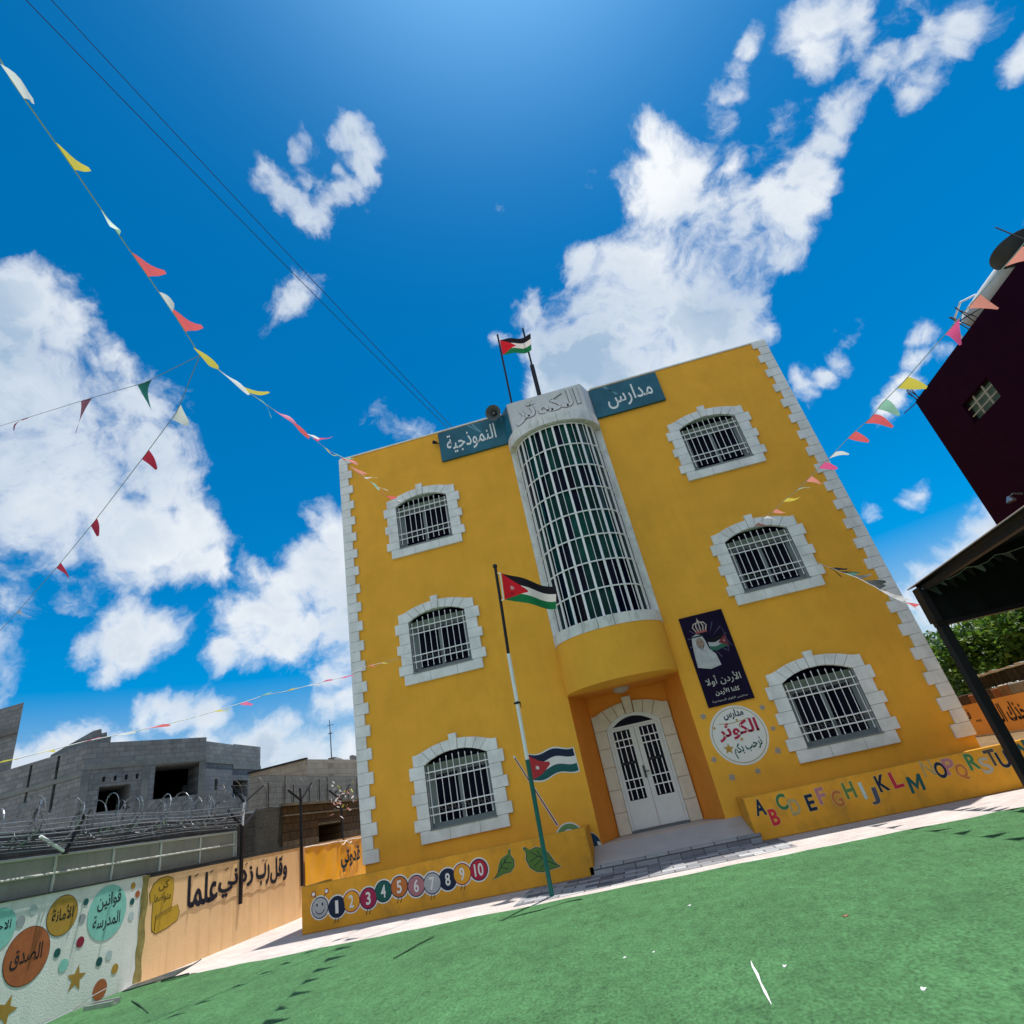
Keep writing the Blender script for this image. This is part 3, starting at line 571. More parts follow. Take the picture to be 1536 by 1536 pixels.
for i in range(NB): 
    for k, z0 in enumerate([4.70] + [4.745 + q * .627 for q in range(1, 8)]):
        z1 = 4.745 + (k + 1) * .627 if k < 7 else 9.85; rp = random.Random((i // 2) * 31 + k * 7); c_ = rp.choice((0, 4, 4, 1, 1, 1)) if k in (2, 3, 4, 6, 7) else rp.choice((0, 0, 2, 4, 4))
        if i // 4 in (7, 8) and k > 3 and rp.random() < .75: c_ = 3
        mb.quad((*P[i], z0), (*P[i + 1], z0), (*P[i + 1], z1), (*P[i], z1), c_)
mb.build('pane', bayglass, bay, smooth=True, flip=False)
mb = MB()
rows = [4.745 + k * (9.76 - 4.745) / 8 for k in range(9)]
for z in rows: mb.tube([(*p, z) for p in arc(a_i + .012, b_i + .012, 44)], .017, 6)
for k in range(11):
    t = math.pi * k / 10
    x, y = ell(t, a_i, b_i); nx_, ny_ = ell(t + .01, a_i, b_i); d = V3((nx_ - x, ny_ - y, 0)).normalized(); n = V3((d.y, -d.x, 0))
    P0 = V3((x, y, 0)); w = .026
    mb.prism([P0 - d * w - n * .012 + Z_ * 4.735, P0 + d * w - n * .012 + Z_ * 4.735, P0 + d * w + n * .012 + Z_ * 4.735, P0 - d * w + n * .012 + Z_ * 4.735], (0, 0, 5.05))
    if k < 10:
        x, y = ell(t + math.pi / 20, a_i + .03, b_i + .03); mb.tube([(x, y, 4.735), (x, y, 9.785)], .0095, 6)
mb.build('grille', white_metal, bay)
mb = MB()   # grey jamb returns between stone strip and curved frame
for x0, x1 in ((-1.42, -1.395), (.66, .685)): mb.box(x0, x1, -.05, .2, 4.73, 9.9)
mb.build('jamb', M('weathered plaster', (.34, .35, .34), .85, .15, 6), bay)

# white parapet box carved with the school's name
mb = MB()
pl = [(-1.60, -.004), (-1.36, -.5), (.645, -.5), (.872, -.004)]
mb.prism([(x, y, 10.105) for x, y in pl], (0, 0, .965))
boxm = M('pale grey cladding', (.56, .58, .60), .5, .06, 3, stain=(.3, .32, .34), stain_amt=.3, st=(2, 2, .6))
nb = mb.build('name_box', boxm, school)
mb = MB(); U = X_; Nn = V3((0, -1, 0))
put_text(mb, 'الكوثر', (-.355, -.503, 10.63), X_, Z_, w=1.80, h=.74, bold=.03, arabic=True, mi=1)  # wider dark copy behind puts shade round the letters into colour
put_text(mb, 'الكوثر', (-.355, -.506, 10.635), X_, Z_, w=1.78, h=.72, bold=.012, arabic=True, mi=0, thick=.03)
mb.build('lettering', [boxm, M('letter edge shade', (.10, .11, .13), .8)], nb)

# doorway
s = MB(); cx = -.365; Yf = .93
def dst(x0, x1, z0, z1): s.box(cx + x0 + .003, cx + x1 - .003, Yf, .998, z0 + .003, z1 - .003)
zz = [.655, 1.07, 1.50, 1.95, 2.33, 2.70]
for sg in (-1, 1):
    for k in range(5):
        x0, x1 = sorted((sg * .605, sg * .875)); dst(x0, x1, zz[k], zz[k + 1])
d_in = lambda x: arch_z(x, .605, 2.70, .265)
d_out = lambda x: 3.04 + .17 * max(0, 1 - (abs(x) / .78) ** 2)
xi = [-.605, -.46, -.28, -.10, .10, .28, .46, .605]; xo = [-.875, -.60, -.36, -.115, .115, .36, .60, .875]
for k in range(7):
    a, b = xi[k] + .004, xi[k + 1] - .004; c_, d_ = xo[k + 1] - .004, xo[k] + .004
    pts = [(a, d_in(a)), (b, d_in(b)), (c_, d_out(c_)), ((c_ + d_) / 2, d_out((c_ + d_) / 2)), (d_, d_out(d_))]; dy = 0
    if k == 3: pts = [(-.085, d_in(0) - .01), (.085, d_in(0) - .01), (.105, 3.315), (-.105, 3.315)]; dy = .03
    if k == 0: pts = [(-.605, 2.703), (b, d_in(b)), (c_, d_out(c_)), (-.78, 3.04), (-.875, 3.03), (-.875, 2.703)]
    if k == 6: pts = [(a, d_in(a)), (.605, 2.703), (.875, 2.703), (.875, 3.03), (.78, 3.04), (d_, d_out(d_))]
    s.prism([(cx + x, Yf - dy, z) for x, z in pts], (0, .998 - Yf + dy, 0))
s.build('door_surround', [stone_b, joint], school, bevel=.006)
f = MB(); Yd = .965
f.box(cx - .60, cx - .545, Yd - .01, .997, .70, 2.78); f.box(cx + .545, cx + .60, Yd - .01, .997, .70, 2.78)
N_ = 16   # arched head with a slit of glass in it
for i in range(N_):
    a = -.60 + 1.2 * i / N_; b = -.60 + 1.2 * (i + 1) / N_; top = lambda x: d_in(max(-.60, min(.60, x))) - .004
    lo = lambda x: max(2.715, 2.715 + .175 * (1 - (x / .46) ** 2)) if abs(x) < .46 else 2.715
    f.quad((cx + a, Yd - .012, lo(a)), (cx + b, Yd - .012, lo(b)), (cx + b, Yd - .012, top(b)), (cx + a, Yd - .012, top(a)))
f.box(cx - .545, cx + .545, Yd - .012, .99, 2.675, 2.718)
for x0, x1 in ((-.54, -.004), (.004, .54)):
    g0, g1 = (-.478, -.112) if x0 < -.1 else (.108, .474)
    f.box(cx + x0, cx + x1, Yd, .99, .705, 1.243); f.box(cx + x0, cx + x1, Yd, .99, 2.632, 2.672)
    f.box(cx + x0, cx + g0, Yd, .99, 1.243, 2.632); f.box(cx + g1, cx + x1, Yd, .99, 1.243, 2.632)
door = f.build('door', M('off white door paint', (.66, .68, .68), .45, .05, 5), school, flip=True)
mb = MB(); mb.box(cx - .5, cx + .5, Yd + .02, .992, 1.22, 2.66); mb.poly([(cx + x, Yd + .0, 2.70) for x in (-.47, .47)] + [(cx + .46 * math.cos(t), Yd, 2.715 + .18 * math.sin(t)) for t in [math.pi * i / 12 for i in range(13)]])
mb.build('pane', darkglass, door)
mb = MB()
for c0 in (-.295, .291):
    for z in (1.455, 1.635, 2.295, 2.44): mb.box(cx + c0 - .183, cx + c0 + .183, Yd - .012, Yd + .008, z - .011, z + .011)
    for dx in (-.115, 0, .115):
        mb.box(cx + c0 + dx - .009, cx + c0 + dx + .009, Yd - .006, Yd + .006, 1.26, 1.93); mb.box(cx + c0 + dx - .009, cx + c0 + dx + .009, Yd - .006, Yd + .006, 1.99, 2.615)
    mb.box(cx + c0 - .183, cx + c0 + .183, Yd - .004, Yd + .006, 1.945, 1.975, 1)
mb.build('grille', [white_metal, black_m], door)
mb = MB(); mb.box(cx - .045, cx + .0, Yd - .02, Yd - .001, 1.62, 1.86); mb.tube([(cx - .03, Yd - .02, 1.74), (cx - .03, Yd - .07, 1.74), (cx + .08, Yd - .075, 1.735)], .012, 6)
mb.build('handle', M('bronze handle', (.06, .07, .06), .35, metal=.8), door)
mb = MB(); mb.box(cx - .60, cx + .60, .90, .996, .654, .70); mb.build('threshold', M('grey threshold', (.12, .14, .15), .5), door)
# porch lamp on the soffit
mb = MB(); mb.lathe((-.42, .45, 3.448), (0, 0, -1), [(.19, 0), (.19, .02), (.15, .07), (.06, .10), (.001, .105)], 20)
mb.build('porch_lamp', M('smoky lamp glass', (.42, .36, .33), .3), school, smooth=True)

# paintings on the facade
YP = -.004
mb = MB()
mb.poly(circ((1.592, YP, 2.01), .555, X_, Z_, 48), 0); mb.poly(circ((1.592, YP - .002, 2.01), .515, X_, Z_, 48), 1); mb.poly(circ((1.592, YP - .004, 2.01), .502, X_, Z_, 48), 0)
emb = mb.build('painted_emblem', [white_p, M('old gold line', (.35, .27, .12), .7)], school, flip=False)
mb = MB()
put_text(mb, 'مدارس', (1.615, YP - .008, 2.40), X_, Z_, w=.40, h=.19, bold=.03, arabic=True, mi=0, rot=-.03)
put_text(mb, 'الكوثر', (1.60, YP - .008, 2.10), X_, Z_, w=.80, h=.33, bold=.03, arabic=True, mi=1)
put_text(mb, 'نرحب بكم', (1.68, YP - .008, 1.76), X_, Z_, w=.58, h=.26, bold=.025, arabic=True, mi=2, rot=.14)
for (x, z, r) in ((1.31, 1.80, .105), (1.61, 1.92, .04), (1.17, 2.22, .04), (1.64, 2.28, .035), (1.98, 2.03, .04)): mb.poly(star((x, YP - .008, z), r, r * .45, X_, Z_, 5, 1.4), 3)
mb.tube([(1.28 + .06 * k, YP - .006, 2.245 + .0012 * (k - 5) ** 2) for k in range(11)], .006, 4, 3)
mb.build('lettering', [navy, M('crimson paint', (.42, .02, .07), .7), teal_p, mustard_p], emb, flip=False)
gs_ = M('faded grey stars', (.33, .30, .27), .8, .25, 30)
for (x, z, r) in ((1.037, 2.479, .075), (2.205, 2.404, .07), (2.257, 1.988, .06), (2.191, 1.589, .08), (.967, 1.674, .07), (1.191, 1.307, .08), (1.696, 1.319, .07)): mb = MB(); mb.poly(star((x, YP, z), r, r * .5, X_, Z_, 6, .3), 0); mb.build('painted_star', gs_, school, flip=False)
# painted flag, its staff and the rainbow foot
def flag_pts(fn, colors, mb, nu=14, nv=4, star_off=.012, starmi=3):
    """stripes and hoist triangle of the flag; fn(u, v, lift) maps cloth to space"""
    ust = lambda v: .5 * (1 - abs(2 * v - 1))
    for si, (v0, v1) in enumerate(((2 / 3, 1), (1 / 3, 2 / 3), (0, 1 / 3))):
        for i in range(nv):
            va, vb = v0 + (v1 - v0) * i / nv, v0 + (v1 - v0) * (i + 1) / nv
            for j in range(nu):
                q = []
                for v, s_ in ((va, j), (va, j + 1), (vb, j + 1), (vb, j)):
                    u = ust(v) + (1 - ust(v)) * s_ / nu; q.append(fn(u, v, 0))
                mb.quad(*q, colors[si])
    for i in range(3 * nv):
        va, vb = i / (3 * nv), (i + 1) / (3 * nv)
        for j in range(6):
            q = [fn(ust(v) * s_ / 6, v, 0) for v, s_ in ((va, j), (va, j + 1), (vb, j + 1), (vb, j))]; mb.quad(*q, colors[3])
    for off in ((star_off,) if star_off < .008 else (star_off, -star_off)):
        P = []
        for k in range(14):
            r = .105 if k % 2 == 0 else .045; t = math.pi / 2 + math.pi * k / 7
            P.append(fn(.17 + r * .5 * math.cos(t), .5 + r * math.sin(t), off))
        mb.poly(P, colors[1])
cloth_k = M('flag black', (.012, .012, .018), .7); cloth_w = M('flag white', (.80, .80, .80), .8); cloth_g = M('flag green', (.01, .19, .07), .7); cloth_r = M('flag red', (.60, .015, .03), .7)
thin_cloth = [cloth_k, cloth_w, cloth_g, cloth_r]
mb = MB()
def pf(u, v, l, g=0.0):
    x = -2.69 + u * .98 + .02 * (1 - v); z = 2.02 + v * .50 - .03 * u * v + .035 * math.sin(u * 9.0 + 2.6) + (.04 * (1 - v) * u) - .02
    return (x, YP - .003 - l * .1 - g, z)
ol = [pf(u / 20, 1, 0) for u in range(21)] + [pf(1, 0, 0)] + [pf(u / 20, 0, 0) for u in range(20, -1, -1)]
cc = sum((V3(p) for p in ol), V3()) / len(ol)
mb.poly([((p[0] - cc.x) * 1.045 + cc.x, YP - .001, (p[2] - cc.z) * 1.11 + cc.z) for p in ol], 1)
flag_pts(pf, [0, 1, 2, 3], mb, 16, 3, .004)
mb.prism([(-2.985, YP - .002, 2.54), (-2.945, YP - .002, 2.55), (-2.31, YP - .002, 1.12), (-2.37, YP - .002, 1.12)], (0, .001, 0), 1)
mb.prism([(-2.96, YP - .004, 2.50), (-2.935, YP - .004, 2.50), (-2.33, YP - .004, 1.13), (-2.36, YP - .004, 1.13)], (0, .001, 0), 4)
mb.build('painted_flag', [navy, white_p, teal_p, M('brick red paint', (.42, .03, .04), .7), M('staff brown', (.22, .05, .04), .7)], school, flip=False)
mb = MB()
for r, mi, k in ((.285, 1, 0), (.26, 0, 1), (.165, 1, 2), (.125, 0, 3)):
    mb.poly([(-2.15 + r * math.cos(math.pi * i / 20), YP - .002 - .0015 * k, .86 + r * math.sin(math.pi * i / 20)) for i in range(21)], mi)
for r, mi, k in ((.28, 1, 0), (.255, 2, 1), (.07, 1, 2)):
    mb.poly([(-1.575 - r + r * (1 - math.cos(.5 * math.pi * i / 14)) * 0 + r * math.sin(.5 * math.pi * i / 14), YP - .002 - .0015 * k, .655 + r * math.cos(.5 * math.pi * i / 14)) for i in range(15)] + [(-1.575 - r, YP - .002 - .0015 * k, .655)], mi)
mb.build('painted_rainbow', [M('soft green paint', (.14, .28, .12), .7), white_p, M('deep blue paint', (.01, .05, .11), .7)], school, flip=False)

# ------------------------------------------------------------------ things fixed on the school
panel_m = M('teal sign panel', (.014, .115, .175), .4, .3, 1.4, spec=.3)
signw = M('sign white', (.75, .78, .80), .5)
def name_sign(x0, x1, text, w, h, cxt, label, wrap=None):
    t = empty('name_sign', ((x0 + x1) / 2, -.05, 10.6), label, 'sign', 'signs along the roof edge')
    mb = MB(); mb.box(x0, x1, -.075, -.002, 10.15, 11.085)
    if wrap: mb.prism([(wrap[0], -.075, 10.15), (wrap[1], -.43, 10.2), (wrap[1], -.43, 11.06), (wrap[0], -.075, 11.08)], (0.0, .03, 0))
    pn_ = mb.build('panel', panel_m, t)
    mb = MB(); put_text(mb, text, (cxt, -.079, 10.60), X_, Z_, w=w, h=h, bold=.010, arabic=True); mb.build('lettering', signw, pn_, flip=False)
    mb = MB()   # printed pale diagonal sweeps
    for k in range(2):
        a = x0 + (.75 + .1 * k) * (x1 - x0) * (.5 if x0 > 0 else 1) * (.55 if x0 > 0 else .62)
        mb.poly([(a, -.0765, 11.07), (a + .05, -.0765, 11.07), (a + .36 - .1 * k, -.0765, 10.72), (a + .33 - .1 * k, -.0765, 10.72)])
    mb.build('printed_sweep', M('pale print', (.13, .32, .42), .4), pn_, flip=False)
name_sign(-3.465, -1.615, 'النموذجية', 1.40, .64, -2.56, 'blue sign lettered white with the longer Arabic word, beside the horn loudspeaker', (-1.62, -1.40))
name_sign(.852, 2.70, 'مدارس', 1.22, .64, 1.86, 'blue sign lettered white with the shorter Arabic word, over the window without a loudspeaker')
# poster
t = empty('poster', (1.66, 0, 3.55), 'tall dark purple poster with a crown and a white headdress, above the round emblem', 'poster')
mb = MB(); mb.box(1.19, 2.13, -.03, -.002, 2.61, 4.51); sh_ = mb.build('sheet', M('dark violet print', (.008, .004, .024), .7, .3, 2, spec=.12), t)
mb = MB(); Yq = -.034
cw = (1.56, 4.27)
for k in range(-2, 3):  # crown arches and pearls
    mb.tube([(cw[0] + k * .05, Yq, cw[1] - .12), (cw[0] + k * .075, Yq, cw[1] - .02), (cw[0] + k * .055, Yq, cw[1] + .05), (cw[0], Yq, cw[1] + .075)], .012, 5, 0)
mb.box(cw[0] - .12, cw[0] + .12, Yq - .004, Yq + .002, cw[1] - .16, cw[1] - .12, 1); mb.poly(circ((cw[0], Yq - .003, cw[1] + .10), .025, X_, Z_, 10), 0)
mb.box(cw[0] - .005, cw[0] + .005, Yq - .003, Yq, cw[1] + .1, cw[1] + .16, 0)
mb.build('crown', [M('print cream', (.62, .52, .47), .6), M('print red', (.40, .10, .10), .6)], sh_, flip=False)
mb = MB()
P = [(1.25, 3.42), (1.27, 3.72), (1.30, 3.95), (1.34, 4.07), (1.44, 4.10), (1.54, 4.06), (1.58, 3.92), (1.60, 3.75), (1.70, 3.62), (1.73, 3.38), (1.5, 3.34)]
mb.poly([(x, Yq, z) for x, z in P], 0); mb.poly(circ((1.46, Yq - .002, 3.90), .085, X_, Z_, 18, .115), 1)
mb.box(1.34, 1.555, Yq - .004, Yq - .002, 4.035, 4.065, 2); mb.poly([(x, Yq - .004, z) for x, z in ((1.385, 3.87), (1.46, 3.755), (1.535, 3.87), (1.52, 3.82), (1.46, 3.74), (1.40, 3.82))], 2)
for dx in (-.035, .035): mb.box(1.46 + dx - .014, 1.46 + dx + .014, Yq - .004, Yq - .003, 3.915, 3.93, 2)
mb.box(1.435, 1.485, Yq - .004, Yq - .003, 3.835, 3.846, 2)
mb.build('portrait', [M('print white robe', (.45, .47, .50), .6, .15, 12), M('print skin', (.30, .22, .18), .6), M('print dark', (.02, .02, .03), .6)], sh_, flip=False)
mb = MB(); flag_pts(lambda u, v, l: (2.02 - .40 * u, Yq - .002 - l * .05, 3.70 + .26 * v + .02 * math.sin(u * 7)), [0, 1, 2, 3], mb, 8, 2, .004)
mb.build('printed_flag', [cloth_k, M('print grey white', (.4, .42, .44), .6), M('print green', (.02, .12, .08), .6), M('print dark red', (.18, .02, .03), .6)], sh_, flip=False)
mb = MB()
for k in range(14):
    an = 2 * math.pi * k / 14 + .1
    mb.poly([(1.64 + .12 * math.cos(an), Yq + .002, 3.92 + .12 * math.sin(an)), (1.64 + .42 * math.cos(an + .03), Yq + .002, 3.92 + .42 * math.sin(an + .03)), (1.64 + .42 * math.cos(an + .09), Yq + .002, 3.92 + .42 * math.sin(an + .09))])
mb.tube([(2.0, Yq, 4.12), (2.02, Yq, 3.85), (2.08, Yq, 3.70)], .010, 4); mb.tube([(2.02, Yq, 3.86), (1.97, Yq, 3.60)], .012, 4)
mb.build('light_rays', M('print violet grey', (.06, .055, .11), .6), sh_, flip=False)
mb = MB()
put_text(mb, 'الأردن أولا', (1.66, Yq, 3.10), X_, Z_, w=.72, h=.22, arabic=True); put_text(mb, 'كلنا الأردن', (1.665, Yq, 2.86), X_, Z_, w=.50, h=.13, bold=.02, arabic=True)
put_text(mb, 'مدارس الكوثر النموذجية', (1.66, Yq, 2.70), X_, Z_, w=.72, h=.05, arabic=True)
mb.build('lettering', M('print pale', (.55, .55, .52), .6), sh_, flip=False)
# horn loudspeaker
t = empty('loudspeaker', (-1.8, -.1, 11.09), 'grey horn loudspeaker on the roof edge beside the white name box', 'loudspeaker')
hc = V3((-1.77, -.34, 11.02)); hd = V3((-.12, -.85, -.35)).normalized()
mb = MB(); mb.lathe(hc, hd, [(.03, -.22), (.05, -.12), (.10, .0), (.20, .1), (.215, .11), (.205, .105), (.10, .01), (.05, -.08)], 26); mb.lathe(hc, hd, [(.001, -.02), (.035, -.02), (.045, .03), (.001, .05)], 16)
mb.build('horn', M('grey horn', (.09, .11, .12), .45), t, smooth=True)
mb = MB(); mb.lathe(hc, hd, [(.001, -.30), (.06, -.30), (.065, -.17), (.03, -.16)], 16); mb.build('driver', M('pale driver', (.5, .5, .5), .5), t, smooth=True)
mb = MB(); mb.tube([hc - hd * .3, (-1.78, -.09, 11.16), (-1.78, -.06, 11.09)], .014, 6); mb.tube([(-1.95, -.09, 11.09), (-1.65, -.09, 11.09)], .012, 6); mb.build('bracket', alu, t)
# small floodlight by the sign
t = empty('floodlight', (-3.55, -.02, 10.78), 'small dark spotlight clamped at the outer end of the blue sign with the longer word', 'spotlight')
mb = MB(); mb.lathe((-3.56, -.12, 10.78), (-.6, -.8, -.1), [(.03, -.05), (.045, 0), (.055, .06), (.05, .06), (.001, .05)], 14); mb.build('lamp_head', black_m, t, smooth=True)
mb = MB(); mb.tube([(-3.48, -.003, 10.78), (-3.54, -.1, 10.78)], .012, 6); mb.build('bracket', black_m, t)

# flags on staffs
def wave(hoist_t, hoist_b, fly_t, fly_b, amp, ph, nrm, curl=0.0):
    ht, hb, ft, fb = map(V3, (hoist_t, hoist_b, fly_t, fly_b)); nrm = V3(nrm)
    def fn(u, v, l):
        a = hb.lerp(ht, v); b = fb.lerp(ft, v); p = a.lerp(b, u)
        p = p + nrm * (amp * u ** .6 * math.sin(u * 8.5 + v * 1.1 + ph) + l) + Z_ * (curl * math.sin(u * 6 + ph) * u)
        return p
    return fn
t = empty('flagpole', (-2.328, -2.337, G0 - .006), 'tall flagpole painted green, white and black, planted in the pavement before the school', 'flagpole', 'flagpoles flying the same flag')
pb, p1, p2, p3 = V3((-2.328, -2.337, G0 - .006)), V3((-2.285, -2.50, 2.26)), V3((-2.235, -2.68, 4.02)), V3((-2.156, -2.80, 5.634))
mb = MB(); mb.tube([pb, pb.lerp(p1, .5), p1], .038, 10, 0); mb.tube([p1, p1.lerp(p2, .5) , p2], .033, 10, 1); mb.tube([p2, p2.lerp(p3, .5) + V3((.004, 0, 0)), p3], .028, 10, 2)
mb.build('pole', [M('green pole paint', (.01, .13, .11), .45, .1, 10), white_metal, black_m], t, smooth=True)
mb = MB(); mb.lathe(p3, (0, 0, 1), [(.001, -.02), (.035, 0), (.045, .04), (.03, .075), (.001, .085)], 12); mb.build('finial', black_m, t, smooth=True)
mb = MB(); q = p1.lerp(p2, .52); mb.tube([q - X_ * .06, q + X_ * .06], .016, 6); mb.tube([q + V3((.05, 0, 0)), q + V3((.055, -.01, -.1))], .008, 5); mb.lathe(q, (p2 - p1), [(.04, -.02), (.045, 0), (.04, .02)], 10); mb.build('clamp', black_m, t)
mb = MB(); flag_pts(wave((-2.06, -2.80, 5.50), (-2.097, -2.77, 4.99), (-1.135, -2.50, 5.07), (-1.225, -2.50, 4.66), .05, .4, (-.25, 1, 0), .03), [0, 1, 2, 3], mb, 20, 5, .02)
fl = mb.build('flag', [cloth_k, cloth_w, cloth_g, cloth_r], t, smooth=True, flip=False)
mb = MB(); mb.tube([(-2.085, -2.80, 5.51), (-2.12, -2.77, 4.98)], .012, 6); mb.tube([(-2.165, -2.80, 5.52), (-2.085, -2.80, 5.51)], .006, 5); mb.tube([(-2.19, -2.77, 5.0), (-2.12, -2.77, 4.985)], .006, 5); mb.build('hoist_cord', white_metal, t)
t = empty('flagpole', (-1.30, .3, 10.47), 'thin dark flagpole with a small flag standing on the school roof behind the name box', 'flagpole', 'flagpoles flying the same flag')
mb = MB(); mb.tube([(-1.30, .3, 10.45), (-1.20, .3, 14.36)], .028, 8); mb.build('pole', black_m, t, smooth=True)
mb = MB(); flag_pts(wave((-1.17, .3, 14.12), (-1.19, .3, 13.52), (-.22, .15, 13.80), (-.32, .2, 13.25), .06, 1.2, (0, 1, .1), .04), [0, 1, 2, 3], mb, 16, 4, .006)
mb.build('flag', [cloth_k, cloth_w, cloth_g, cloth_r], t, smooth=True, flip=False)
t = empty('roof_mast', (-.46, .35, 10.47), 'bare dark mast, thick below and thin above, on the school roof beside the small flag', 'mast')
mb = MB(); mb.tube([(-.465, .35, 10.45), (-.43, .35, 12.85)], .065, 10); mb.build('lower_tube', black_m, t, smooth=True)
mb = MB(); mb.tube([(-.43, .35, 12.75), (-.40, .35, 14.36)], .028, 8); mb.build('upper_tube', black_m, t, smooth=True)

# low planter walls in front of the school
t = empty('planter_wall', (-4.5, -.5, G0), 'low ochre planter wall painted with a numbered caterpillar and two leaves', 'planter')
mb = MB()
mb.box(-7.25, -1.722, -1.0, -.86, G0 - .004, 1.045); mb.box(-7.25, -7.10, -.86, -.06, G0 - .004, 1.043); mb.box(-1.86, -1.722, -.86, -.06, G0 - .004, 1.043)
mb.box(-7.10, -1.86, -.86, -.05, G0 - .004, .985)
mb.build('wall', ochre, t, bevel=.012)
soilm = ochre
C8 = [(-6.88, .664), (-6.544, .624), (-6.256, .663), (-5.922, .655), (-5.623, .714), (-5.31, .732), (-4.984, .693), (-4.678, .68), (-4.379, .692), (-4.10, .727), (-3.78, .74)]
body_c = [grey_p, navy, ochre, M('raspberry paint', (.33, .02, .07), .7), M('pine green paint', (.01, .10, .08), .7), orange_p, mauve_p, grey_p, navy, ochre, M('scarlet paint', (.42, .02, .05), .7)]
mb = MB(); mats = [navy, white_p]; Yc = -1.004; R0 = .172
for i, (x, z) in enumerate(C8):
    mb.poly(circ((x, Yc - .0008 * (i % 2), z), R0 + .022, X_, Z_, 28), 1); mb.poly(circ((x, Yc - .002 - .0008 * (i % 2), z), R0, X_, Z_, 28), 0 if i not in (2, 9) else 3)
    mats.append(body_c[i]) if i > 1 else None
mats = [navy, white_p] + [body_c[i] for i in range(11)]
mb.m = []
for i in range(11): mb.m += [1, 0 if i not in (2, 9) else 5]
for i, (x, z) in enumerate(C8):
    mb.poly(circ((x, Yc - .0045 - .0008 * (i % 2), z), R0 - .016, X_, Z_, 28), 2 + i)
for x0, z0, x1, z1 in ((-6.95, .83, -6.99, .875), (-6.79, .82, -6.75, .88)): mb.tube([(x0, Yc - .002, z0), (x1, Yc - .002, z1)], .006, 4, 0)
for x, z in ((-7.0, .895), (-6.74, .905)): mb.poly(circ((x, Yc - .004, z), .045, X_, Z_, 14), 5); mb.poly(circ((x, Yc - .006, z), .033, X_, Z_, 14), 1)
for dx in (-.055, .055): mb.poly(circ((C8[0][0] + dx, Yc - .008, C8[0][1] + .05), .016, X_, Z_, 10, .026), 0)
mb.tube([(C8[0][0] + .085 * math.cos(t_), Yc - .008, C8[0][1] - .02 + .075 * math.sin(t_)) for t_ in [math.pi * (1.05 + .9 * k / 10) for k in range(11)]], .006, 4, 0)
for i in (1, 3, 5, 7, 9):
    x, z = C8[i]
    for dx in (-.03, .03): mb.tube([(x + dx, Yc - .002, z - R0), (x + dx - .035, Yc - .002, z - R0 - .075)], .005, 4, 0)
cat_ = mb.build('painted_caterpillar', mats, t, flip=False)
for i in range(1, 11):
    mb = MB(); put_text(mb, str(i), (C8[i][0], Yc - .009, C8[i][1]), X_, Z_, w=(.06 if i == 1 else .095) if i < 10 else .17, h=.20, bold=.02); mb.build('numeral', white_p, cat_, flip=False)
def leaf(pts, vein, name='painted_leaf'):
    mb = MB(); cxx = sum(p[0] for p in pts) / len(pts); czz = sum(p[1] for p in pts) / len(pts)
    mb.poly([(cxx + (x - cxx) * 1.13, Yc, czz + (z - czz) * 1.11) for x, z in pts], 2); mb.poly([(cxx + (x - cxx) * 1.06, Yc - .0015, czz + (z - czz) * 1.05) for x, z in pts], 1); mb.poly([(x, Yc - .003, z) for x, z in pts], 0)
    for a, b in vein: mb.tube([(a[0], Yc - .004, a[1]), (b[0], Yc - .004, b[1])], .005, 4, 1)
    mb.build(name, [olive_p, navy, M('pale outline', (.5, .45, .25), .7)], t, flip=False)
leaf([(-3.54, .555), (-3.44, .62), (-3.40, .74), (-3.34, .83), (-3.22, .875), (-3.19, .94), (-3.15, .94), (-3.17, .86), (-3.12, .78), (-3.13, .68), (-3.21, .61), (-3.34, .60), (-3.45, .57)],
     [((-3.5, .575), (-3.2, .86)), ((-3.36, .7), (-3.35, .79)), ((-3.30, .75), (-3.28, .83)), ((-3.36, .70), (-3.24, .66)), ((-3.29, .77), (-3.16, .74))])
leaf([(-2.315, .545), (-2.40, .62), (-2.47, .76), (-2.56, .86), (-2.68, .895), (-2.79, .87), (-2.86, .93), (-2.90, .91), (-2.86, .84), (-2.88, .74), (-2.84, .62), (-2.74, .54), (-2.62, .515), (-2.48, .53)],
     [((-2.37, .57), (-2.80, .85)), ((-2.5, .655), (-2.66, .57)), ((-2.58, .71), (-2.77, .62)), ((-2.66, .76), (-2.83, .70)), ((-2.5, .655), (-2.55, .81)), ((-2.6, .72), (-2.67, .85))])
t = empty('planter_wall', (3.6, -.5, G0), 'low ochre planter wall painted with the alphabet in many colours', 'planter')
mb = MB()
mb.box(1.122, 9.0, -.95, -.83, G0 - .004, .975); mb.box(1.122, 1.26, -.83, -.06, G0 - .004, .972); mb.box(1.26, 7.97, -.83, -.05, G0 - .004, .925); 
mb.build('wall', ochre, t, bevel=.012)
mb = MB(); mb.box(5.70, 7.97, -.05, 12, G0 - .004, .925); mb.build('bed', M('shaded terrace brown', (.20, .13, .06), .95, .3, 5, .6, 25), t)  # shade on the terrace top is put into this darker brown
LC = dict(A=navy, B=M('bright red paint', (.60, .02, .04), .7), C=M('grass green paint', (.04, .17, .06), .7), D=grey_p, E=navy, F=mauve_p, G=orange_p, H=M('moss green paint', (.11, .2, .05), .7), I=sky_p, J=M('slate paint', (.07, .08, .12), .7), K=navy,
          L=M('rose red paint', (.50, .02, .05), .7), M=teal_p, N=grey_p, O=navy, P=mauve_p, Q=orange_p, R=M('leafy green paint', (.05, .2, .07), .7), S=M('sand grey paint', (.42, .40, .32), .7), T=M('brown slate paint', (.08, .06, .05), .7), U=navy, V=maroon_p, W=teal_p)
FAINT = M('weathered grey letter', (.43, .34, .16), .8, .3, 25)
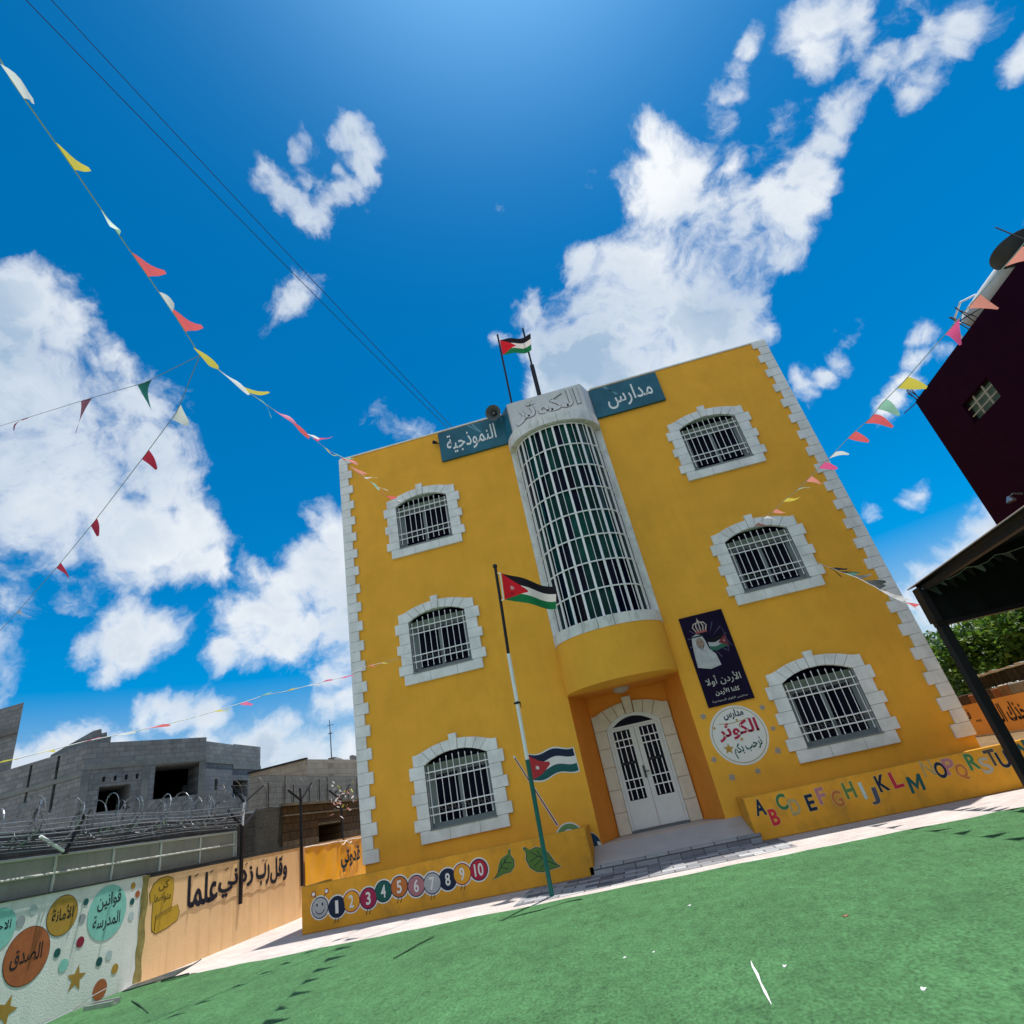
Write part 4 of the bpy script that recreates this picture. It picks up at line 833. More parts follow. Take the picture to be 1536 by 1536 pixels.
for ch, (x, z) in LETTERS.items():
    mb = MB(); m = FAINT if ch in 'DN' else LC[ch]
    h = .255; w = {'I': .05, 'M': .25, 'W': .24, 'L': .17, 'E': .14, 'F': .14, 'J': .14, 'B': .15}.get(ch, .175)
    r = {'A': -.03, 'B': .05, 'L': .05, 'K': .06, 'J': -.05}.get(ch, .03)
    if ch in 'MW':
        sg = 1 if ch == 'M' else -1; P = [(-.5, -.5), (-.5, .5), (-.29, .5), (0, -.02), (.29, .5), (.5, .5), (.5, -.5), (.29, -.5), (.29, .12), (0, -.38), (-.29, .12), (-.29, -.5)]
        mb.poly([(x + .24 * px_ + .01 * pz_, -.955, z + sg * .25 * pz_ + .02 * px_) for px_, pz_ in P]); mb.build('painted_letter', [m], t, flip=False); continue
    if ch not in 'DNS': put_text(mb, ch, (x, -.953, z), X_, Z_, w=w + .012, h=h + .012, bold=.008 if ch in 'MWN' else .05, rot=r, mi=1)
    put_text(mb, ch, (x, -.955, z), X_, Z_, w=w, h=h, bold=.0 if ch in 'MWN' else .03, rot=r)
    mb.build('painted_letter', [m, M('letter halo', (.62, .5, .2), .8)], t, flip=False)

# ------------------------------------------------------------------ left side: painted wall, fence, wire, houses
UL, VL = V3((0, 1, 0)), Z_          # along the wall, up
def P9(y, z, k=0): return V3((-9.0 + .003 + .0018 * k, y, z))
t = empty('boundary_wall', (-9.1, -3, G0), 'painted wall, part dotted white and part peach with black Arabic brushwork, below the panel fence', 'wall', 'painted walls round the yard')
wallw = M('white mural ground', (.78, .82, .80), .8, .08, 1.8, .2, 40, stain=(.36, .38, .37), stain_amt=.45, st=(1, 2.4, .22))
wallp = M('peach mural ground', (.85, .57, .30), .8, .08, 1.6, .2, 40, stain=(.50, .30, .12), stain_amt=.6, st=(1, 3.2, .2))
mb = MB(); mb.box(-9.25, -9.0, -16, -2.86, G0 - .02, 1.79); ws_ = mb.build('white_section', wallw, t)
mb = MB(); mb.box(-9.25, -9.0, -2.859, 14, G0 - .02, 1.74); ps_ = mb.build('peach_section', wallp, t)
mb = MB(); mb.box(-9.26, -8.985, -16, 2.2, 1.792, 1.812); mb.build('edge_strip', M('dark edge strip', (.05, .055, .06), .7), t)
mb = MB(); P = []; Q = []
for k in range(15):
    z = .33 + k * 1.45 / 14; P.append(P9(-2.93 - .02 * math.sin(k * 1.9) - .02 * (k % 3 == 0), z)); Q.append(P9(-2.79 + .02 * math.sin(k * 1.3 + 1), z))
mb.poly(P + Q[::-1]); mb.build('painted_stripe', M('olive streak paint', (.28, .24, .08), .8, .35, 8), t, flip=False)
dots = [('turq', -3.59, 1.39, .36), ('must', -4.38, 1.49, .24), ('orange', -4.83, 1.12, .318), ('turq', -5.30, 1.50, .235), ('teal', -4.01, 1.59, .044), ('teal', -3.12, 1.45, .047), ('must', -3.13, 1.67, .048), ('grey', -5.01, 1.53, .065), ('sky', -4.85, 1.64, .056), ('grey', -4.04, 1.39, .058), ('red', -4.02, 1.10, .066), ('teal', -4.38, 1.05, .053), ('turq', -4.25, .88, .074), ('teal', -3.64, .78, .057), ('sky', -3.47, .82, .06), ('must', -3.33, .62, .064), ('sky', -3.11, 1.25, .057), ('orange', -3.57, .43, .125), ('orange', -3.02, 1.54, .05), ('red', -5.9, 1.2, .06), ('teal', -5.8, .8, .06)]
dm = {'turq': turq_p, 'must': mustard_p, 'orange': M('burnt orange paint', (.42, .13, .05), .75, .15, 9), 'teal': teal_p, 'grey': M('cool grey paint', (.33, .37, .40), .7, .1, 9), 'sky': sky_p, 'red': maroon_p}
mb = MB(); keys = list(dm)
for n, y, z, r in dots:
    if r > .2 and n != 'turq': mb.poly(circ(P9(y, z), r + .008, UL, VL, 36), len(keys))
    mb.poly(circ(P9(y, z, 1), r, UL, VL, 36), keys.index(n))
mb.build('painted_dots', list(dm.values()) + [M('dark outline', (.10, .05, .03), .8)], ws_, flip=False)
mb = MB(); mb.poly(star(P9(-4.01, .67), .165, .07, UL, VL, 5, 1.45)); sm_ = M('ochre star paint', (.40, .24, .05), .75, .15, 9); mb.build('painted_star', sm_, ws_, flip=False)
mb = MB(); mb.poly(star(P9(-5.01, .59), .17, .072, UL, VL, 5, 1.2)); mb.build('painted_star', sm_, ws_, flip=False)
mb = MB()
for s_, y, z, w, h, rt in (('قوانين', -3.58, 1.54, .44, .22, .08), ('المدرسة', -3.59, 1.27, .50, .22, .02), ('الأمانة', -4.38, 1.52, .34, .17, .04), ('الصدق', -4.84, 1.12, .44, .23, .02), ('الاحترام', -5.32, 1.51, .36, .15, .0)):
    put_text(mb, s_, P9(y, z, 2), UL, VL, w=w, h=h, bold=.012, arabic=True, rot=rt)
mb.build('lettering', M('black brush paint', (.015, .015, .022), .7), ws_, flip=False)
mb = MB()
sc1 = [(-2.72, 1.36), (-2.75, 1.50), (-2.68, 1.62), (-2.55, 1.69), (-2.36, 1.70), (-2.23, 1.65), (-2.20, 1.50), (-2.22, 1.22), (-2.08, 1.24), (-2.02, 1.12), (-2.06, 1.01), (-2.30, .94), (-2.55, .905), (-2.64, .97), (-2.66, 1.20), (-2.66, 1.38)]
ccy = sum(p[0] for p in sc1) / len(sc1); ccz = sum(p[1] for p in sc1) / len(sc1)
mb.poly([P9(ccy + (y - ccy) * 1.04, ccz + (z - ccz) * 1.03) for y, z in sc1], 1); mb.poly([P9(y, z, 1) for y, z in sc1], 0)
mb.tube([P9(-2.58, .95, 2), P9(-2.58, 1.15, 2), P9(-2.22, 1.23, 2)], .007, 4, 1)
put_text(mb, 'كن', P9(-2.44, 1.58, 2), UL, VL, w=.24, h=.15, bold=.01, arabic=True, mi=1); put_text(mb, 'متواضعا', P9(-2.45, 1.40, 2), UL, VL, w=.38, h=.15, bold=.01, arabic=True, mi=1)
mb.build('painted_scroll', [M('scroll yellow', (.52, .33, .03), .75, .1, 6), M('scroll outline', (.10, .07, .02), .8)], ps_, flip=False)
mb = MB()
for s_, y, z, w, h in (('وقل', 1.12, 1.38, .66, .46), ('رب', .50, 1.37, .48, .40), ('زدني', -.42, 1.37, 1.12, .44), ('علما', -1.42, 1.38, .82, .50)):
    for k, (dy, dz) in enumerate(((0, 0), (.014, .006), (-.014, -.006), (.006, -.012), (-.006, .012))): put_text(mb, s_, P9(y + dy, z + dz, 1.6 + .35 * k), UL, VL, w=w, h=h, bold=.006, arabic=True)
for y, z in ((1.25, 1.61), (1.02, 1.62), (.62, 1.60), (.5, 1.62), (-.1, 1.62), (-.75, 1.60), (-1.2, 1.62), (-1.62, 1.61)):
    mb.prism([P9(y - .05, z - .012, 1), P9(y + .05, z + .022, 1), P9(y + .05, z + .04, 1), P9(y - .05, z + .006, 1)], (.0015, 0, 0))
mb.build('lettering', M('blue black brush paint', (.012, .014, .03), .7), ps_, flip=False)
mb = MB(); mb.tube([P9(-2.0 + 3.4 * k / 60, 1.07 + .05 * abs(math.sin(k * .42)), 0) for k in range(61)], .006, 4); mb.build('painted_border', M('faint border', (.42, .28, .17), .8), ps_, flip=False)

# yellow cloth banner
t = empty('banner', (-8.9, 4.1, G0), 'glossy orange yellow banner with one dark Arabic word, between peach wall and school', 'banner')
mb = MB(); ny, nz = 40, 12
def bz(y, z): return -8.955 + .012 * math.sin(y * 4 + z * 2) * math.sin(z * 2 + y) + .005 * math.sin(y * 11 - z * 5)
for i in range(ny):
    for j in range(nz):
        q = []
        for a, b in ((i, j), (i + 1, j), (i + 1, j + 1), (i, j + 1)):
            y = 2.18 + 4.6 * a / ny; z = .34 + 1.36 * b / nz - (.03 * (y - 2.2) / 4 if b == nz else 0); q.append((bz(y, z), y, z))
        mb.quad(*q)
mb.build('cloth', M('orange yellow vinyl', (.93, .47, .02), .4, .10, 2, spec=.35), t, smooth=True, flip=False)
mb = MB(); put_text(mb, 'قدوتي', (-8.915, 4.60, 1.22), UL, VL, w=1.25, h=.56, bold=.05, arabic=True, mi=1); put_text(mb, 'قدوتي', (-8.912, 4.60, 1.22), UL, VL, w=1.22, h=.56, bold=.045, arabic=True)
mb.build('lettering', [M('banner ink', (.01, .03, .05), .6), M('banner halo', (.75, .55, .3), .6)], t, flip=False)
mb = MB(); mb.tube([(-8.95, 2.18 + 4.6 * k / 12, 1.715 - .005 * k + .01 * math.sin(k * 2)) for k in range(13)], .012, 5); mb.tube([(-8.93, 4.1 + .08 * k, 1.63 - .04 * math.sin(k * 1.2)) for k in range(9)], .012, 5); mb.build('rope', white_p, t)

# panel fence on the wall
t = empty('panel_fence', (-9.1, -5, 1.81), 'grey panels in a white pipe frame on top of the mural wall', 'fence')
mb = MB(); mb.box(-9.12, -9.09, -16, -.36, 1.813, 2.27); mb.build('panel', M('grey fence sheet', (.30, .31, .275), .7, .14, 1.2, stain=(.12, .12, .10), stain_amt=.4, st=(1, 2, .6)), t)
mb = MB()
for z in (2.04, 2.27): mb.tube([(-9.075, -16, z), (-9.075, -.36, z)], .018, 8)
fy = [-4.55 + 1.03 * k for k in range(-11, 5)]
for y in fy + [-.36]: mb.tube([(-9.075, y, 1.813), (-9.075, y, 2.28)], .018, 8)
mb.build('frame', M('white fence pipe', (.50, .51, .47), .5, .08, 6), t, smooth=True)

# posts that carry the razor wire
galv = M('galvanised steel', (.42, .43, .44), .35, .1, 20, metal=.7)
def ypost(y, z0, z1, arms, label, white=False, x=-8.97):
    t = empty('wire_post', (x, y, z0), label, 'post', 'posts carrying the razor wire')
    mb = MB(); mb.box(x - .025, x + .025, y - .03, y + .03, z0, z1 - .0); mb.build('upright', black_m, t)
    for (zb, dy, dz, c) in arms:
        mb = MB(); mb.tube([(x, y, zb), (x - .02, y + dy, zb + dz)], .028 if c else .022, 6); mb.build('arm', black_m if c else white_metal, t)
    return t
ypost(-4.52, 2.26, 2.33, [(2.28, .27, .50, 1), (2.29, -.42, .24, 0)], 'short wire post with one dark arm and one pale arm, on the panel fence')
tp = ypost(-.31, .95, 2.36, [(2.33, -.47, .36, 1), (2.33, .55, .32, 1)], 'tallest wire post, forked twice, at the end of the panel fence')
mb = MB(); mb.tube([(-8.97, -.31, 2.34), (-8.97, -.26, 2.83)], .024, 6, 0); mb.build('extension', white_metal, tp)
for dy, dz in ((-.44, .34), (.70, .33)):
    mb = MB(); mb.tube([(-8.97, -.26, 2.81), (-8.98, -.26 + dy, 2.81 + dz)], .022, 6); mb.build('arm', black_m, tp)
ypost(2.08, .92, 2.8, [(2.79, -.55, .24, 1), (2.79, .58, .40, 1), (2.79, .0, .28, 1)], 'wire post with three dark prongs between peach wall and orange yellow banner')
ypost(4.38, 1.70, 2.74, [(2.73, -.65, .27, 1), (2.73, .65, .42, 1)], 'wire post with rubbish caught on it, rising from behind the banner', x=-9.02)
ypost(-7.6, 2.26, 2.33, [(2.28, .27, .50, 1), (2.29, -.42, .24, 0)], 'wire post outside the photo on the panel fence') if False else None

wire_m = M('razor wire steel', (.30, .32, .34), .35, metal=.8, spec=.5)
wire_d = M('dull razor wire', (.16, .14, .11), .5, metal=.5)
def coil(name, y0, y1, xc, zc, r, pitch, label, mat, barbs=True, cordz=(), seed=1):
    rnd = random.Random(seed); t = empty(name, (xc, (y0 + y1) / 2, zc - r), label, 'razor wire', 'coils of razor wire')
    mb = MB(); n = int((y1 - y0) / pitch * 20); pts = []
    for i in range(n + 1):
        a = 2 * math.pi * i / 20; k = i // 10
        rr = r * (1 + .18 * math.sin(i * .13 + seed) + .07 * math.sin(i * .51))
        y = y0 + (y1 - y0) * i / n + .14 * math.sin(a * .5 + seed) + .06 * math.sin(i * .21)
        pts.append(V3((xc + rr * math.cos(a) * .8, y, zc + rr * math.sin(a) + .05 * math.sin(i * .07 + seed * 2))))
    mb.tube(pts, .005, 4)
    if barbs:
        for i in range(0, n):
            for f in (.25, .75):
                p = pts[i].lerp(pts[i + 1], f); d = (pts[i + 1] - pts[i]).normalized(); a = d.cross(V3((rnd.random(), rnd.random(), rnd.random() + .2))).normalized() * .022
                mb.poly([p - d * .012 - a, p + d * .012 - a * .4, p + d * .012 + a, p - d * .012 + a * .4])
    mb.build('spiral', mat, t, flip=False)
    mb = MB()
    for z, dx in cordz:
        mb.tube([(xc + dx, y0 + (y1 - y0) * k / 16, z + .02 * math.sin(k * 1.3 + z * 9)) for k in range(17)], .006, 4)
    if cordz: mb.build('strand', mat, t)
    return t
coil('razor_wire', -12.5, -.4, -9.0, 2.74, .26, .30, 'shiny razor wire coil running along the top of the panel fence', wire_m, True, ((2.42, .05), (2.52, -.1), (2.62, .08), (2.36, -.05), (2.74, 0), (2.56, .12)), 2)

coil('razor_wire', -12.5, -.3, -9.06, 2.66, .22, .40, 'duller tangled razor wire behind the shiny coil on the panel fence', M('grimy wire', (.17, .18, .19), .5, metal=.6), True, ((2.47, .1), (2.58, -.05), (2.68, .12), (2.40, .0), (2.50, -.14)), 7)
# dark concrete strip wall behind the fence
t = empty('concrete_wall', (-10.2, -4, G0), 'low dark concrete wall directly behind the panel fence and its wire', 'wall')
mb = MB(); mb.box(-10.4, -10.1, -18, 1.9, G0, 2.72); mb.build('wall', brickM('dark block wall', (0, 1), (.05, .055, .06), (.035, .04, .045), (.02, .02, .02), .4, .2, .01, stain=(.10, .11, .10), stain_amt=.5), t)

# old stone house
t = empty('stone_house', (-12.5, 6, G0), 'old brown stone house with one square dark opening, behind the orange yellow banner', 'house')
oldst = brickM('old brown ashlar', (0, 1), (.155, .115, .075), (.105, .08, .055), (.055, .045, .035), .30, .22, .014, .95, .4, bump=.9, stain=(.05, .045, .04), stain_amt=.8)
mb = MB(); fx = lambda u, v, w: (-10.5 - w, u, v)
wall_grid(mb, fx, 3.80, 15, G0, 2.86, [(5.80, 7.30, 1.79, 2.26)], 1.2)
mb.quad((-10.5, 3.8, G0), (-14, 3.8, G0), (-14, 3.8, 2.86), (-10.5, 3.8, 2.86)); mb.quad((-10.5, 3.8, 2.86), (-10.5, 15, 2.86), (-14, 15, 2.86), (-14, 3.8, 2.86)); mb.quad((-14, 3.8, G0), (-14, 15, G0), (-14, 15, 2.86), (-14, 3.8, 2.86))
mb.build('wall', oldst, t, flip=False)
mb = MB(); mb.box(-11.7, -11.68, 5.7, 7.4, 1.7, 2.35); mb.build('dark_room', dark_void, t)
mb = MB(); mb.box(-10.56, -10.40, 3.7, 15, 2.862, 2.93); mb.box(-10.52, -10.46, 5.7, 7.4, 2.27, 2.33); mb.box(-10.52, -10.43, 5.7, 7.4, 1.72, 1.785); mb.box(-10.54, -10.42, 3.75, 15, 2.60, 2.64); mb.build('cornice', M('old stone trim', (.15, .13, .10), .95, .3, 5, .6, 20), t)
mb = MB(); mb.box(-13.9, -10.52, 1.95, 3.798, G0, 2.62); mb.prism([(-10.52, 1.95, 2.62), (-10.52, 2.25, 2.74), (-10.52, 2.7, 2.84), (-10.52, 3.2, 2.88), (-10.52, 3.79, 2.85), (-10.52, 3.79, 2.62)], (-.8, 0, 0)); mb.build('annex', M('blackened plaster', (.06, .065, .065), .95, .35, 1.6, .5, 20, stain=(.10, .10, .09), stain_amt=.4), t)
coil('razor_wire', 3.3, 14.5, -12.2, 3.45, .40, .52, 'dull brown razor wire coil on the flat roof of the old stone house', wire_d, False, ((3.2, 0), (3.75, .0)), 5)
# grey block wall with bare bars, behind the stone house
t = empty('block_wall', (-14.0, 12, G0), 'pale grey block wall with upright bars seen through the dull razor wire', 'wall')
mb = MB(); mb.box(-14.4, -14.0, 8.1, 24, G0, 4.42); mb.build('wall', brickM('pale block wall', (0, 1), (.24, .24, .21), (.20, .20, .18), (.13, .13, .12), .4, .2, .01, stain=(.12, .12, .11), stain_amt=.4), t)
mb = MB()
for k in range(9): y = 8.6 + k * .95 + .2 * math.sin(k * 2.3); mb.tube([(-13.95, y, 2.8), (-13.95, y + .03 * math.sin(k), 4.15 + .25 * math.sin(k * 1.7))], .022, 5)
mb.build('upright_bars', M('rusty bars', (.08, .06, .05), .8), t)
t = empty('beige_house', (-17, 16, G0), 'plain beige house with a dark roof edge, far behind the block wall', 'house')
mb = MB(); mb.prism([(-18.6, 14.4, G0), (-15.42, 14, G0), (-14.6, 20, G0), (-18, 20.4, G0)], (0, 0, 5.13)); mb.build('wall', brickM('beige stone', (1, -.1), (.36, .32, .26), (.32, .28, .22), (.24, .21, .17), .5, .25, .01), t)
mb = MB(); mb.prism([(-18.65, 14.32, 5.432), (-15.38, 13.92, 5.432), (-15.38, 14.1, 5.432), (-18.65, 14.5, 5.432)], (0, 0, .07)); mb.build('roof_edge', black_m, t)
t = empty('far_house', (-14, 24, G0), 'low pale house carrying the aerial mast, mostly behind the block wall', 'house')
mb = MB(); mb.box(-19, -13.2, 20.6, 27, G0, 5.55); mb.build('wall', brickM('pale stone', (1, 0), (.40, .38, .34), (.36, .34, .30), (.28, .26, .23), .5, .25, .01), t)
mb = MB(); mb.box(-17.75, -17.35, 20.7, 21.1, 5.552, 6.16); mb.build('chimney', concrete, t)
t = empty('aerial_mast', (-17.6, 20.9, 6.16), 'thin aerial mast with small crossbars on the far pale house', 'mast')
mb = MB(); mb.tube([(-17.62, 20.9, 6.162), (-17.64, 20.9, 7.6), (-17.66, 20.9, 8.35)], .035, 6, r2=.02); mb.build('pole', M('mast steel', (.12, .13, .14), .5), t)
mb = MB(); mb.tube([(-17.85, 20.9, 8.02), (-17.4, 20.9, 8.02)], .015, 5); mb.build('crossbar', black_m, t)
mb = MB(); mb.tube([(-17.75, 20.9, 7.55), (-17.52, 20.9, 7.55)], .03, 5); mb.build('crossbar', black_m, t)
for x, r, lab in ((-17.1, .50, 'white satellite dish beside the foot of the aerial mast'), (-16.2, .42, 'grey satellite dish next to the yellow school corner stones')):
    t = empty('satellite_dish', (x, 20.8, 5.552), lab, 'satellite dish', 'dishes on the far roof')
    mb = MB(); ax = V3((.35, .6, .75)).normalized(); c = V3((x, 20.8, 5.60)); mb.lathe(c, ax, [(.001, 0), (r * .4, .03), (r * .75, .10), (r, .19), (r, .2), (r * .75, .12), (.001, .02)], 22)
    mb.build('dish', M('dish white', (.55, .56, .57), .5) if x < -16.5 else M('dish grey', (.22, .23, .24), .5), t, smooth=True)
    mb = MB(); mb.tube([(x, 20.8, 5.552), c], .03, 6); mb.build('stand', galv, t)

# unfinished grey concrete house
t = empty('unfinished_house', (-22, 11, G0), 'unfinished grey block house with empty dark window openings beyond the wire', 'house')
blk = lambda u: brickM('grey blocks', u, (.22, .24, .25), (.16, .178, .19), (.13, .145, .155), .4, .2, .014, .95, .28, stain=(.09, .10, .11), stain_amt=.6)
def face(mb, A, B, z0, z1, holes, depth=1.6):
    A, B = V3((*A, 0)), V3((*B, 0)); u = (B - A).normalized(); n = V3((-u.y, u.x, 0))
    wall_grid(mb, lambda a, b, w: A + u * a + n * w + Z_ * b, 0, (B - A).length, z0, z1, holes, depth)
    return A, u, n, (B - A).length
C0, C1, C2, C3, C4 = (-29.93, 9.70), (-21.95, 8.45), (-19.55, 12.47), (-20.24, 15.46), (-20.34, 18.0)
C2b = (-20.0, 12.75)
u1 = (.512, .859); u0 = (.988, -.154)
mb = MB(); A, u, n, ln = face(mb, C1, C2, G0, 7.2, [(.62, 1.74, 4.56, 5.50), (2.62, 4.58, 4.78, 6.12)])
mb.build('front_wall', blk(u1), t, flip=False)
mb = MB(); Lf = math.dist(C0, C1); wall_grid(mb, lambda a, b, w: V3((C0[0] + u0[0] * a - .154 * w * -1 * -1, C0[1] + u0[1] * a + .988 * w, b)), 0, Lf, G0, 7.1, [(4.90, 5.04, 5.55, 7.0), (6.45, 6.62, 4.9, 7.05)], .9); mb.build('side_wall', blk(u0), t, flip=False)
mb = MB(); face(mb, C2b, C3, G0, 7.16, [(1.2, 1.45, 5.0, 5.5)]); mb.build('rear_wall', blk((-.2, .97)), t, flip=False)
mb = MB(); face(mb, C3, C4, G0, 7.2, [(.06, 1.37, 4.70, 5.48)]); mb.build('rear_wall', blk((-.04, 1)), t, flip=False)
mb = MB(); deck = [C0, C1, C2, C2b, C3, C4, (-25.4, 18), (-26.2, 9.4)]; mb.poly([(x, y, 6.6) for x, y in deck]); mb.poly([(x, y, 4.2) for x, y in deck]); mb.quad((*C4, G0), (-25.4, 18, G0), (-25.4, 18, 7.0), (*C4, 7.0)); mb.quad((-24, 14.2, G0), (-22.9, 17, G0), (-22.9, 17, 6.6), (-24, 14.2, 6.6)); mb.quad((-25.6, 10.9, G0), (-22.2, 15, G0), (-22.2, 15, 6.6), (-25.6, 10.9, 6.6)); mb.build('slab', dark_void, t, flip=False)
mb = MB()
def strip(A, B, z0, z1, th=.05):
    A, B = V3((*A, 0)), V3((*B, 0)); u = (B - A).normalized(); n = V3((u.y, -u.x, 0)) * th
    mb.prism([A + Z_ * z0, B + Z_ * z0, B + Z_ * z1, A + Z_ * z1], n)
strip(C1, C2, 6.17, 6.40); strip(C0, C1, 5.95, 6.12); strip(C2b, C3, 6.2, 6.38, .04); strip(C3, C4, 6.0, 6.2, .04)
Av, uv = V3((*C1, 0)), V3((*u1, 0))
for a in (-.05, 2.12, 4.42):
    p = Av + uv * a; strip((p.x, p.y), ((p + uv * .28).x, (p + uv * .28).y), G0, 6.168, .03)
strip(C1, ((Av + uv * .5).x, (Av + uv * .5).y), 4.0, 4.02)
mb.build('concrete_frame', M('raw concrete frame', (.16, .185, .185), .9, .2, 3, .3, 30), t)
mb = MB(); pk = [(-25.3, 10, 7.5), (-23.3, 10.0, 8.1), (-22.9, 10, 8.1), (-22.85, 10, 7.9), (-22.6, 10, 7.9), (-22.55, 10, 7.66), (-22.35, 10, 7.66), (-22.35, 10, 6.6), (-25.3, 10, 6.6)]
mb.prism(pk, (-.6, .5, 0)); mb.build('stair_head', blk((1, .05)), t)
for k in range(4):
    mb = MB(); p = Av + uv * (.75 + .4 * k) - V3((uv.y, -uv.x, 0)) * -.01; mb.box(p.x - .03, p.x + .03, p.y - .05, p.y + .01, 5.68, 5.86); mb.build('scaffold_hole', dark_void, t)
t = empty('concrete_tower', (-28, 10, G0), 'taller grey block building cut by the photo edge beside the unfinished house', 'building')
mb = MB(); mb.prism([(-38, 10.4, G0), (-26.75, 9.55, G0), (-41, 18, G0), (-48, 18, G0)], (0, 0, 9.75)); mb.build('wall', blk((.99, -.11)), t)
mb = MB(); mb.prism([(-38.05, 10.3, 8.7), (-26.73, 9.45, 8.7), (-26.73, 9.53, 8.7), (-38.05, 10.38, 8.7)], (0, 0, .3)); mb.build('floor_band', M('tower concrete', (.12, .13, .13), .9, .2, 3), t)

# rubbish and bunting scraps snagged in the wire
t = empty('snagged_scraps', (-8.95, 4.2, 2.6), 'knot of torn plastic scraps caught in the wire above the banner', 'rubbish')
rnd = random.Random(4)
for nm, m, n in (('white_scraps', cloth_w, 26), ('pink_scraps', pink_p, 16), ('yellow_scraps', M('lime plastic', (.55, .6, .12), .6), 14), ('dark_scraps', black_m, 10)):
    mb = MB()
    for k in range(n):
        c = V3((-8.95 + rnd.uniform(-.1, .1), 4.15 + rnd.gauss(0, .42), 2.78 + rnd.gauss(0, .2)))
        if nm == 'yellow_scraps': c += V3((0, .5, .12))
        a = V3((rnd.uniform(-1, 1), rnd.uniform(-1, 1), rnd.uniform(-1, 1))).normalized() * rnd.uniform(.03, .10); b = V3((rnd.uniform(-1, 1), rnd.uniform(-1, 1), rnd.uniform(-1, 1))).normalized() * rnd.uniform(.02, .05)
        mb.poly([c - a, c + b, c + a * .9, c - b * .7])
    tag(mb.build(nm, m, t, flip=False), kind='stuff')

# ------------------------------------------------------------------ right side: maroon house, canopy, wall, trees
t = empty('maroon_house', (13, -2, G0), 'tall dark maroon building with one small barred window, above the black canopy', 'building')
mar = M('dark maroon render', (.022, .003, .013), .95, .1, 2, .2, 60, spec=.08)
mb = MB(); wall_grid(mb, lambda u, v, w: (10.0 + w, u, v), -14, 2.72, G0, 9.62, [(.19, 1.36, 7.86, 8.46)], .22)
mb.quad((10, 2.72, G0), (20, 2.72, G0), (20, 2.72, 9.62), (10, 2.72, 9.62)); mb.quad((10, -14, G0), (20, -14, G0), (20, -14, 9.62), (10, -14, 9.62)); mb.quad((20, -14, G0), (20, 2.72, G0), (20, 2.72, 9.62), (20, -14, 9.62)); mb.quad((10, -14, 9.62), (20, -14, 9.62), (20, 2.72, 9.62), (10, 2.72, 9.62))
mb.build('wall', mar, t, flip=False)
f = MB()
for y0, y1, z0, z1 in ((.19, .25, 7.86, 8.46), (1.30, 1.36, 7.86, 8.46), (.25, 1.30, 7.86, 7.91), (.25, 1.30, 8.41, 8.46)): f.box(10.10, 10.15, y0, y1, z0, z1)
wf = f.build('window', black_m, t)
mb = MB(); mb.box(10.14, 10.18, .2, 1.35, 7.87, 8.45); mb.build('pane', M('dim green pane', (.10, .19, .165), .25), wf)
mb = MB()
for y in (.56, .96): mb.box(10.06, 10.09, y - .018, y + .018, 7.88, 8.44)
for z in (8.05, 8.26): mb.box(10.05, 10.08, .22, 1.33, z - .014, z + .014)
mb.build('grille', M('pale window bars', (.45, .44, .36), .5), wf)
rb_ = M('rusty rebar', (.05, .035, .03), .8)
for (y, z, dy, dz) in ((2.70, 9.62, .12, .5), (2.66, 9.62, .2, .42), (2.6, 9.62, .05, .55), (2.55, 9.62, .22, .5), (-.2, 9.62, .25, .7), (-.3, 9.62, .3, .65), (-.45, 9.62, .18, .72), (-.6, 9.62, .3, .6), (2.7, 9.6, .75, .12), (-.9, 9.7, 1.0, .4), (-2.7, 9.62, .35, 1.0)): mb = MB(); mb.tube([(10.06, y, z), (10.04, y + dy, z + dz)], .014, 5); mb.build('rebar', rb_, t)
t = empty('wall_lamp', (9.9, 1.38, 5.8), 'small metal lamp fixed on the maroon building just above the canopy', 'lamp')
mb = MB(); mb.tube([(9.998, 1.38, 5.8), (9.8, 1.38, 5.86), (9.7, 1.38, 5.80)], .02, 6); mb.build('arm', galv, t)
mb = MB(); mb.lathe((9.68, 1.38, 5.80), (0, 0, -1), [(.03, -.02), (.05, 0), (.11, .12), (.10, .12), (.001, .1)], 14); mb.build('shade', galv, t, smooth=True)
t = empty('satellite_dish', (10.7, -2.3, 9.62), 'large dark satellite dish on the roof of the maroon building', 'satellite dish')
mb = MB(); ax = V3((.12, .12, .98)).normalized(); c = V3((10.35, -2.1, 9.80)); r = .52; mb.lathe(c, ax, [(.001, 0), (r * .35, .03), (r * .7, .14), (r, .32), (r, .335), (r * .7, .16), (.001, .02)], 28); mb.build('dish', M('dark dish', (.05, .06, .07), .5), t, smooth=True)
mb = MB(); mb.tube([(10.6, -2.15, 9.622), c], .03, 6); mb.tube([c + ax * .05 + V3((.3, 0, .1)), c + ax * .75], .015, 5); mb.build('stand', galv, t)
t = empty('water_tank', (10.75, -.75, 9.62), 'white rooftop water tank with pipes, beside the dark dish on the maroon building', 'water tank')
mb = MB(); mb.lathe((10.48, -1.85, 10.02), (0, 1, 0), [(.001, 0), (.22, .0), (.28, .06), (.29, .15), (.30, .9), (.29, 1.75), (.28, 1.85), (.22, 1.9), (.001, 1.9)], 24); mb.build('barrel', M('tank white', (.62, .64, .62), .4, .1, 4), t, smooth=True)
mb = MB(); mb.box(10.2, 10.7, -1.6, -.3, 9.622, 9.72); mb.build('cradle', galv, t)
mb = MB(); mb.tube([(10.3, .1, 10.1), (10.3, .3, 10.2), (10.3, .45, 10.1), (10.28, .5, 9.9), (10.28, .45, 9.64)], .03, 7); mb.tube([(10.35, -.6, 10.3), (10.2, -.3, 10.42), (10.2, .1, 10.3), (10.2, .3, 10.05), (10.2, .3, 9.7)], .025, 7); mb.build('pipe', white_metal, t, smooth=True)

